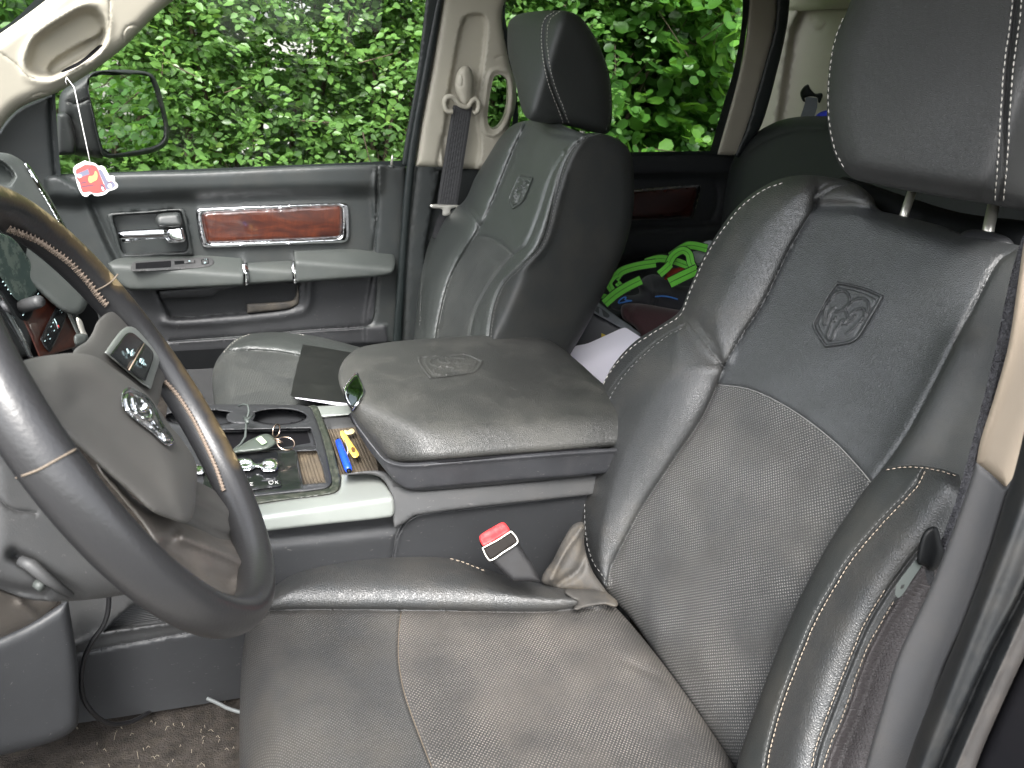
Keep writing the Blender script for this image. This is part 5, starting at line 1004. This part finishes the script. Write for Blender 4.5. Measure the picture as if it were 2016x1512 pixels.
fc.add(tube([PT(a, b, y=y_) for (a, b), y_ in zip(L, yv)], .0032, 10)); o = fc.build('power_cable', [surf('cable_black', (.012, .012, .013), .3)]); props(o, 'black cable looping down to the carpet in the driver footwell', 'cable')
lt = MB(); P = [PT(a, b, z=-.955) for a, b in path([(408,1375),(430,1385),(450,1395),(480,1404)])]; lt.add(tube(P, .003, 6)); o = lt.build('plastic_tube', [surf('clear_plastic', (.14, .15, .15), .3)]); props(o, 'short pale plastic strip on the carpet under the driver seat', 'plastic strip')
# carpet fluff
cf_ = MB(); rr = np.random.default_rng(8)
for i in range(60):
    x, y = rr.uniform(90, 475), rr.uniform(1375, 1512)
    if y < 1424 - (x - 155) * .155: continue
    c = PT(x, y, z=-.992 + .0); a = rr.uniform(0, 6.28); l = rr.uniform(.0008, .0032) * (3 if rr.random() < .08 else 1); d = np.array([math.cos(a), math.sin(a), 0]) * l
    cf_.add(tube([c, c + d + np.array([0, 0, .004]), c + 2 * d], .0003, 3, caps=False))
o = cf_.build('carpet_lint', [surf('lint', (.30, .26, .20), .9)]); props(o, 'pale lint and crumbs scattered on the driver side carpet', 'lint', kind='stuff')
# hanging air freshener
fr = thing('air_freshener', 'hanging white edged card shaped as a red truck', 'air freshener', tuple(PT(180, 350, y=1.72)))
T = lambda L: [(130 + p[0] / 15.12, 300 + p[1] / 15.12) + tuple(p[2:]) for p in L]
pfr = PL((-.1, -1, .1), PT(187, 352, y=1.72)); mR = surf('print_red', (.42,.05,.045), .5); mG = surf('print_grey', (.11,.11,.16), .5); mY = surf('print_yellow', (.50,.30,.10), .5); mD = surf('print_dark', (.10,.04,.06), .5); mB = surf('print_sky', (.40,.62,.75), .5)
relief('card', [(144,337),(145,330),(150,324.5),(159,320),(167,316),(172,318),(186,321),(193.5,326.5),(200,326),(205.5,329),(210,337),(213,342),(216,346),(223,346),(226,351),(226,357),(232,363.6),(231,369),(223,373.5),(215,376),(208,382),(196,385.5),(186,385),(182,381.5),(176,383),(173,386),(167,386.7),(162,384),(156.5,375),(152,363.6),(148,346)], pfr, [M['white'], mR, mG, mY, mD, mB], fr, step=2.2, thick=.0025,
       zones=[(T([(300,520),(450,430),(560,370),(700,370),(850,390),(930,460),(1000,650),(1120,930),(1200,1110),(1050,1200),(830,1220),(700,1180),(520,1200),(450,1100),(400,900),(330,800),(300,640)]), 1), (T([(960,510),(1050,520),(1160,700),(1250,860),(1380,860),(1460,1000),(1210,1100),(1130,930)]), 2), (T([(310,640,1),(660,490,1),(700,650,1),(380,760,1)]), 2),
              (T([(340,660),(400,650),(470,690),(440,750),(360,750)]), 5), (T([(680,720),(800,690),(870,560),(930,620),(920,800),(830,860),(700,900)]), 3), (T([(690,440),(740,500),(820,500),(840,650),(760,650),(700,540)]), 4), (T([(730,510),(815,515),(825,640),(770,640)]), 1),
              (T([(1020,960),(1070,940),(1130,1010),(1180,1130),(1140,1170),(1080,1150),(1030,1060)]), 4), (T([(1060,1020),(1100,1040),(1140,1120),(1110,1140),(1070,1100)]), 0), (T([(430,900),(640,860),(640,890),(440,940)]), 4), (T([(450,1000),(860,960),(860,985),(460,1040)]), 4), (T([(1230,880),(1370,850),(1370,880),(1240,900)]), 4), (T([(1250,960),(1330,940),(1360,1040),(1270,1050)]), 0)])
mb = MB(); mb.add(tube([PT(177.5, 320, y=1.715), PT(168, 275, y=1.73), PT(154, 210, y=1.75), PT(146, 172, y=1.77), PT(131, 152, y=1.79)], .0009, 5)); mb.add(tube([PT(131, 152, y=1.79), PT(129, 160, y=1.79), PT(132, 167, y=1.79)], .0007, 5)); mb.build('string', [M['white']], fr)

# ---- things on and behind the rear seat
def PD(x, y, t): return PT(x, y, t=t)
nf = ray([(1280, 560)])[0]; nf = -nf / np.linalg.norm(nf); nf2 = np.array([-.45, -.55, .7])
def pcam(x, y, t, n=nf2): return PL(n, PT(x, y, t=t))
cr = thing('storage_crate', 'grey plastic crate with yellow sticker behind the front seats', 'crate', tuple(PT(1190, 680, t=1.95)))
relief('crate_side', [(1120,700,1),(1160,612,1),(1262,664,1),(1290,720,1),(1220,760,1),(1130,740,1)], pcam(1190, 660, 1.95, np.array([-.6,-.7,.3])), [M['crate_dark'], surf('sticker', (.60,.45,.02), .5)], cr, step=10, edge=.004, thick=.1, zones=[([(1184,656,1),(1193,660,1),(1196,668,1),(1184,668,1)], 1)])
relief('crate_rim', [(1150,622,1),(1162,606,1),(1168,592,1),(1176,594),(1202,614),(1235,637),(1262,658,1),(1258,664,1),(1230,650),(1200,633),(1160,612,1)], pcam(1200, 620, 1.93, np.array([-.3,-.4,.9])), [M['crate'], M['crate_dark']], cr, step=5, edge=.004, thick=.03, zones=[([(1164,604,1),(1172,601),(1200,620),(1196,626),(1164,608,1)], 1)])
relief('crate_rib', [(1179,606,1),(1184,608,1),(1188,622,1),(1180,624,1)], pcam(1183, 615, 1.92), [M['crate']], cr, step=4, thick=.01)
pp_, _ = single('paper_sheet', 'white paper sheets leaning behind the console lid', 'paper', [(1122,691),(1160,675),(1200,657),(1225,646),(1232,645,1),(1262,664,1),(1290,700,1),(1250,760,1),(1186,755,1),(1150,722)], PL((-.35,-.35,.85), PT(1190, 700, t=1.78)), [M['paper']], step=7, thick=.004, feats=[('line', path([(1150,715),(1200,690),(1260,672)]), .004, 14)])
single('black_bag', 'black bag lying on the back seat under the green straps', 'bag', [(1203,606),(1206,592),(1225,582),(1257,578),(1256,560),(1268,546),(1284,540),(1300,543),(1313,549),(1328,560),(1350,563),(1400,560,1),(1380,640,1),(1321,612),(1284,606),(1240,602),(1225,612)], pcam(1290, 580, 2.02), [M['fabric_black']], step=6, edge=.035, thick=.08, feats=[('line', path([(1284,545),(1290,575),(1286,600)]), -.012, 6), ('line', path([(1262,560),(1280,575),(1310,578)]), .01, 8)])
single('maroon_jacket', 'rolled dark maroon cloth lying in front of the black bag', 'cloth', [(1222,612),(1226,600),(1250,597),(1284,601),(1310,606),(1350,612,1),(1400,640,1),(1320,700,1),(1262,664),(1251,645),(1226,626)], pcam(1270, 625, 1.96), [M['maroon']], step=6, edge=.03, thick=.08, feats=[('line', path([(1240,605),(1236,615),(1240,628)]), -.006, 5), ('line', path([(1256,603),(1250,620)]), .005, 5)])
M['cord'] = surf('blue_cord', (.03, .16, .50), .5)
for L_i, L in enumerate(([(1290,584),(1305,583),(1320,585),(1334,589)], [(1217,596),(1222,589),(1232,585),(1231,590),(1244,592)], [(1218,597),(1232,594),(1244,592)])):
    zp = MB(); zp.add(ribbon([PT(a, b, t=1.955) for a, b in path(L)], np.tile(nf2, (len(path(L)), 1)) * [1, 1, .2] + [0, 0, .001], .007, .003))
    o = zp.build('zip_cord', [M['cord']]); props(o, ('straight bright blue zip cord on the right of the black bag', 'upper bright blue cord loop at the left of the black bag', 'lower bright blue cord at the left of the black bag')[L_i], 'cord', 'blue cords on the bag')
gz = [surf('strap_edge_black', (.008, .010, .008), .7), surf('green_webbing', (.16, .62, .06), .65, grain=.0004, gscale=700, gtype='noise')]
straps = [([(1172,589),(1184,583),(1196,585),(1206,590)], .014, 2.0), ([(1190,598),(1212,579),(1236,564),(1262,551)], .026, 1.955), ([(1213,582),(1203,568),(1199,558),(1204,548),(1214,540)], .020, 1.97), ([(1211,549),(1224,534),(1254,524),(1291,518)], .024, 1.985),
          ([(1215,556),(1232,570),(1246,560)], .018, 1.985), ([(1270,516),(1299,509),(1328,514),(1362,526)], .022, 2.03), ([(1315,522),(1326,503),(1344,493),(1356,500),(1360,516),(1366,530)], .022, 1.99), ([(1320,505),(1340,491),(1358,483),(1392,489)], .024, 2.05), ([(1318,557),(1342,545),(1372,531)], .030, 1.95), ([(1298,540),(1310,530),(1320,520)], .022, 1.96)]
gs = MB()
for L, wd, t in straps:
    P2 = path(L); P = np.array([PT(a, b, t=t) for a, b in P2]); tg = np.gradient(P, axis=0); tg /= np.linalg.norm(tg, axis=1)[:, None]; sd_ = np.cross(tg, ray(P2)); sd_ /= np.linalg.norm(sd_, axis=1)[:, None]
    toward = -ray(P2) / np.linalg.norm(ray(P2), axis=1)[:, None]; side = sd_ * .96 + toward * .25
    gs.add(ribbon(P, side, wd, .002), 0)
    for s_ in (-1, 1): gs.add(ribbon(P + toward * .003 + side * s_ * wd * .23, side, wd * .40, .0016), 1)
o = gs.build('ratchet_strap', gz, smooth=False); props(o, 'bright green webbing straps with black edges looped on the back seat', 'strap')
single('red_cloth', 'red cloth scrap showing under the green straps', 'cloth', [(1298,534),(1308,528),(1330,528),(1350,526),(1335,538),(1322,548),(1308,550),(1312,538)], pcam(1320, 538, 2.03), [M['redcloth']], step=4, edge=.01, thick=.01)
single('grey_cloth', 'pale grey cloth beside the green straps on the back seat', 'cloth', [(1358,500),(1370,494),(1385,495),(1400,500,1),(1400,525,1),(1372,522),(1362,512)], pcam(1375, 508, 2.07), [surf('pale_cloth', (.25,.28,.26), .8)], step=5, edge=.015, thick=.02)
single('grey_bag', 'pale grey bag corner just above the green straps', 'bag', [(1384,480),(1392,474),(1405,476),(1410,490,1),(1388,488)], pcam(1395, 482, 2.12), [surf('pale_bag', (.30,.33,.34), .7)], step=4, edge=.01, thick=.02)
single('blue_bag', 'bright blue bundle on top behind the rear seat', 'bag', [(1604,232),(1610,224),(1620,219),(1640,216),(1660,222),(1665,245,1),(1604,245,1)], PL((-1,-.2,.2), PT(1625,230,x=1.68)), [surf('blue_cloth', (.012,.025,.42), .6)], step=4, edge=.02, thick=.05, feats=[('line', path([(1614,236),(1625,226),(1640,222)]), -.004, 3)])

# ================================================================== SHRUBS AND TREES BEYOND THE WINDOWS
def leaves(n, sampler, size, kind, rng, lean=.5, twig=9, twl=.16):
    """leaves set along small twigs; every leaf a folded blade"""
    nt2 = n // twig; C = sampler(nt2, rng); D = rng.normal(size=(nt2, 3)); D[:, 1] -= .5; D[:, 2] += .1; D /= np.linalg.norm(D, axis=1)[:, None]
    L = twl * rng.uniform(.5, 1.3, nt2)
    side = np.cross(D, [0, 0, 1.0]) + rng.normal(0, .15, (nt2, 3)); side /= np.linalg.norm(side, axis=1)[:, None]
    s = np.linspace(0, 1, twig)[None, :]; base_ = C[:, None, :] + D[:, None, :] * (L[:, None] * s)[..., None]; base_[..., 2] -= (L[:, None] * s**2) * .25
    sg = np.where(np.arange(twig) % 2 == 0, 1, -1)[None, :, None]
    dirn = D[:, None, :] * .6 + side[:, None, :] * sg * .9 + rng.normal(0, .28, (nt2, twig, 3)); dirn[..., 2] -= .05
    dirn /= np.linalg.norm(dirn, axis=2)[..., None]
    nrm = np.array([0, -.55, .75]) + rng.normal(0, .45, (nt2, twig, 3)); nrm -= dirn * (nrm * dirn).sum(2)[..., None]; nrm /= np.linalg.norm(nrm, axis=2)[..., None]
    wv = np.cross(dirn, nrm); sz = size * rng.uniform(.55, 1.25, (nt2, twig)) * (1 - .35 * s)
    B = base_.reshape(-1, 3); dr = dirn.reshape(-1, 3); nm = nrm.reshape(-1, 3); wv = wv.reshape(-1, 3); sz = sz.reshape(-1, 1)
    if kind == 'pointed': prof = [(0.05, 0, 0), (.30, .27, .05), (.62, .25, .03), (1.0, 0, -.06), (.62, -.25, .03), (.30, -.27, .05), (.45, 0, -.02)]
    else: prof = [(0.05, 0, 0), (.28, .36, .06), (.72, .44, .05), (1.0, .20, -.02), (1.0, -.20, -.02), (.72, -.44, .05), (.28, -.36, .06), (.55, 0, -.03)]
    k = len(prof); V = np.stack([B + sz * (a * dr + b * wv + c * nm) for a, b, c in prof], 1).reshape(-1, 3)
    m_ = len(B); i0 = np.arange(m_) * k; ce = k - 1; F = []
    for j in range(k - 1): F.append(np.stack([i0 + j, i0 + (j + 1) % (k - 1), i0 + ce], 1))
    F = np.vstack(F); tone = np.repeat(np.clip(np.repeat(rng.beta(1.6, 2.6, nt2), twig) * .75 + rng.uniform(0, .3, m_), 0, 1), k)
    return V, F, tone, (C, D, L)
def fastmesh(name, V, F, mat_, parent, tone):
    V = np.asarray(V, float).copy(); V[:, 2] += CAMZ; V -= base_of(parent); me = bpy.data.meshes.new(name); me.vertices.add(len(V)); me.vertices.foreach_set('co', V.ravel()); me.loops.add(F.size); me.loops.foreach_set('vertex_index', F.ravel().astype(np.int32))
    me.polygons.add(len(F)); me.polygons.foreach_set('loop_start', np.arange(0, F.size, 3, dtype=np.int32)); me.polygons.foreach_set('loop_total', np.full(len(F), 3, np.int32)); me.polygons.foreach_set('use_smooth', np.ones(len(F), bool))
    me.materials.append(mat_); at = me.attributes.new('tone', 'FLOAT', 'POINT'); at.data.foreach_set('value', tone.astype(np.float32)); me.update(); me.validate()
    o = bpy.data.objects.new(name, me); COL.objects.link(o); o.parent = parent; return o
def shrub(label, cx, cy, rx, ry, ztop, n, size, kind, mat_, seed, front=.55, name='shrub', zlow=-1.55, twl=.16):
    rng = np.random.default_rng(seed); t = thing(name, label, name, (cx, cy, -CAMZ), 'shrubs beyond the passenger windows')
    hz = (ztop - zlow) / 2; cz = (ztop + zlow) / 2
    cl_ = rng.uniform(-1, 1, (70, 3)); cl_ /= np.maximum(1, np.linalg.norm(cl_, axis=1))[:, None] ** .6; cl_[:, 1] = -np.abs(cl_[:, 1]) * (rng.random(70) < .75) + cl_[:, 1] * (rng.random(70) >= .75)
    def samp(m_, rng):
        k_ = rng.integers(0, 70, m_); p = cl_[k_] + rng.normal(0, .15, (m_, 3)); u = rng.random(m_) < .45; q = rng.uniform(-1, 1, (m_, 3)); p[u] = q[u]
        return p * [rx, ry, hz] + [cx, cy, cz]
    V, F, tone, (C, D, L) = leaves(n, samp, size, kind, rng, twl=twl); fastmesh('foliage', V, F, mat_, t, tone)
    mb = MB()
    for i in range(13):
        a = np.array([cx + rng.normal(0, .15), cy + rng.normal(0, .1), -CAMZ]); b = np.array([cx + rng.uniform(-rx, rx) * .8, cy + rng.uniform(-ry, ry) * .7, rng.uniform(cz - .2, ztop - .2)])
        mid = (a + b) / 2 + rng.normal(0, .15, 3); mid[2] -= .15; P = []
        for u in np.linspace(0, 1, 9): P.append((1-u)**2 * a + 2*u*(1-u) * mid + u*u * b + rng.normal(0, .012, 3))
        mb.add(tube(P, np.linspace(.022, .005, 9), 6))
    for i in rng.integers(0, len(C), 420): mb.add(tube([C[i], C[i] + D[i] * L[i]], [.003, .0012], 4, caps=False))
    mb.build('branches', [M['bark']], t); return t
A_ = (M['leaf_a'], 'pointed'); B_ = (M['leaf_b'], 'round')
shrub('dense bright green shrub seen left of the mirror through the windshield', -1.5, 3.6, .75, .6, .95, 9000, .055, 'pointed', M['leaf_a'], 11)
shrub('small leaved green shrub behind the passenger side mirror', -.35, 3.35, .62, .62, 1.0, 56000, .040, 'pointed', M['leaf_a'], 12)
shrub('small leaved green shrub behind the middle of the front window', .45, 3.45, .62, .65, 1.05, 56000, .038, 'pointed', M['leaf_a'], 13)
shrub('loose green shrub behind the belt pillar edge of the front window', 1.2, 3.65, .60, .65, 1.05, 42000, .041, 'pointed', M['leaf_a'], 14)
shrub('alder bush with round leaves behind the far headrest', 1.95, 3.75, .60, .65, 1.1, 15000, .075, 'round', M['leaf_b'], 15, name='alder_bush', twl=.24)
shrub('alder bush with round leaves behind the rear side window', 2.85, 3.95, .70, .70, 1.15, 17000, .078, 'round', M['leaf_b'], 16, name='alder_bush', twl=.24)
shrub('dark alder bush beyond the rear pillar seen in the mirror', 4.2, 3.5, .9, .7, 1.1, 9000, .085, 'pointed', M['leaf_a'], 17)
shrub('leafy bush far behind the truck seen in the mirror', 6.4, 3.3, 1.3, .9, 1.3, 10000, .10, 'pointed', M['leaf_a'], 18)
# dense wood further back, and the hedge across the lane that the driver side faces
def wood_mass(name, label, x0, x1, y0, y1, z0, z1, n, size, seed, ymirror=1):
    rng = np.random.default_rng(seed)
    def samp(m_, rng): return np.stack([rng.uniform(x0, x1, m_), rng.uniform(y0, y1, m_), rng.uniform(z0, z1, m_)], 1)
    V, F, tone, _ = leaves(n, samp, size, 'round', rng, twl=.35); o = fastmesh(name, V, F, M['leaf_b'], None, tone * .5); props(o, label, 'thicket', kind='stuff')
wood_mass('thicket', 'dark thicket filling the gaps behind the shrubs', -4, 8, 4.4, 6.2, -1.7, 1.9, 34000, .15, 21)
wood_mass('far_hedge', 'hedge across the lane on the driver side', -10, 9, -12, -10, -1.7, 1.2, 6000, .4, 22)
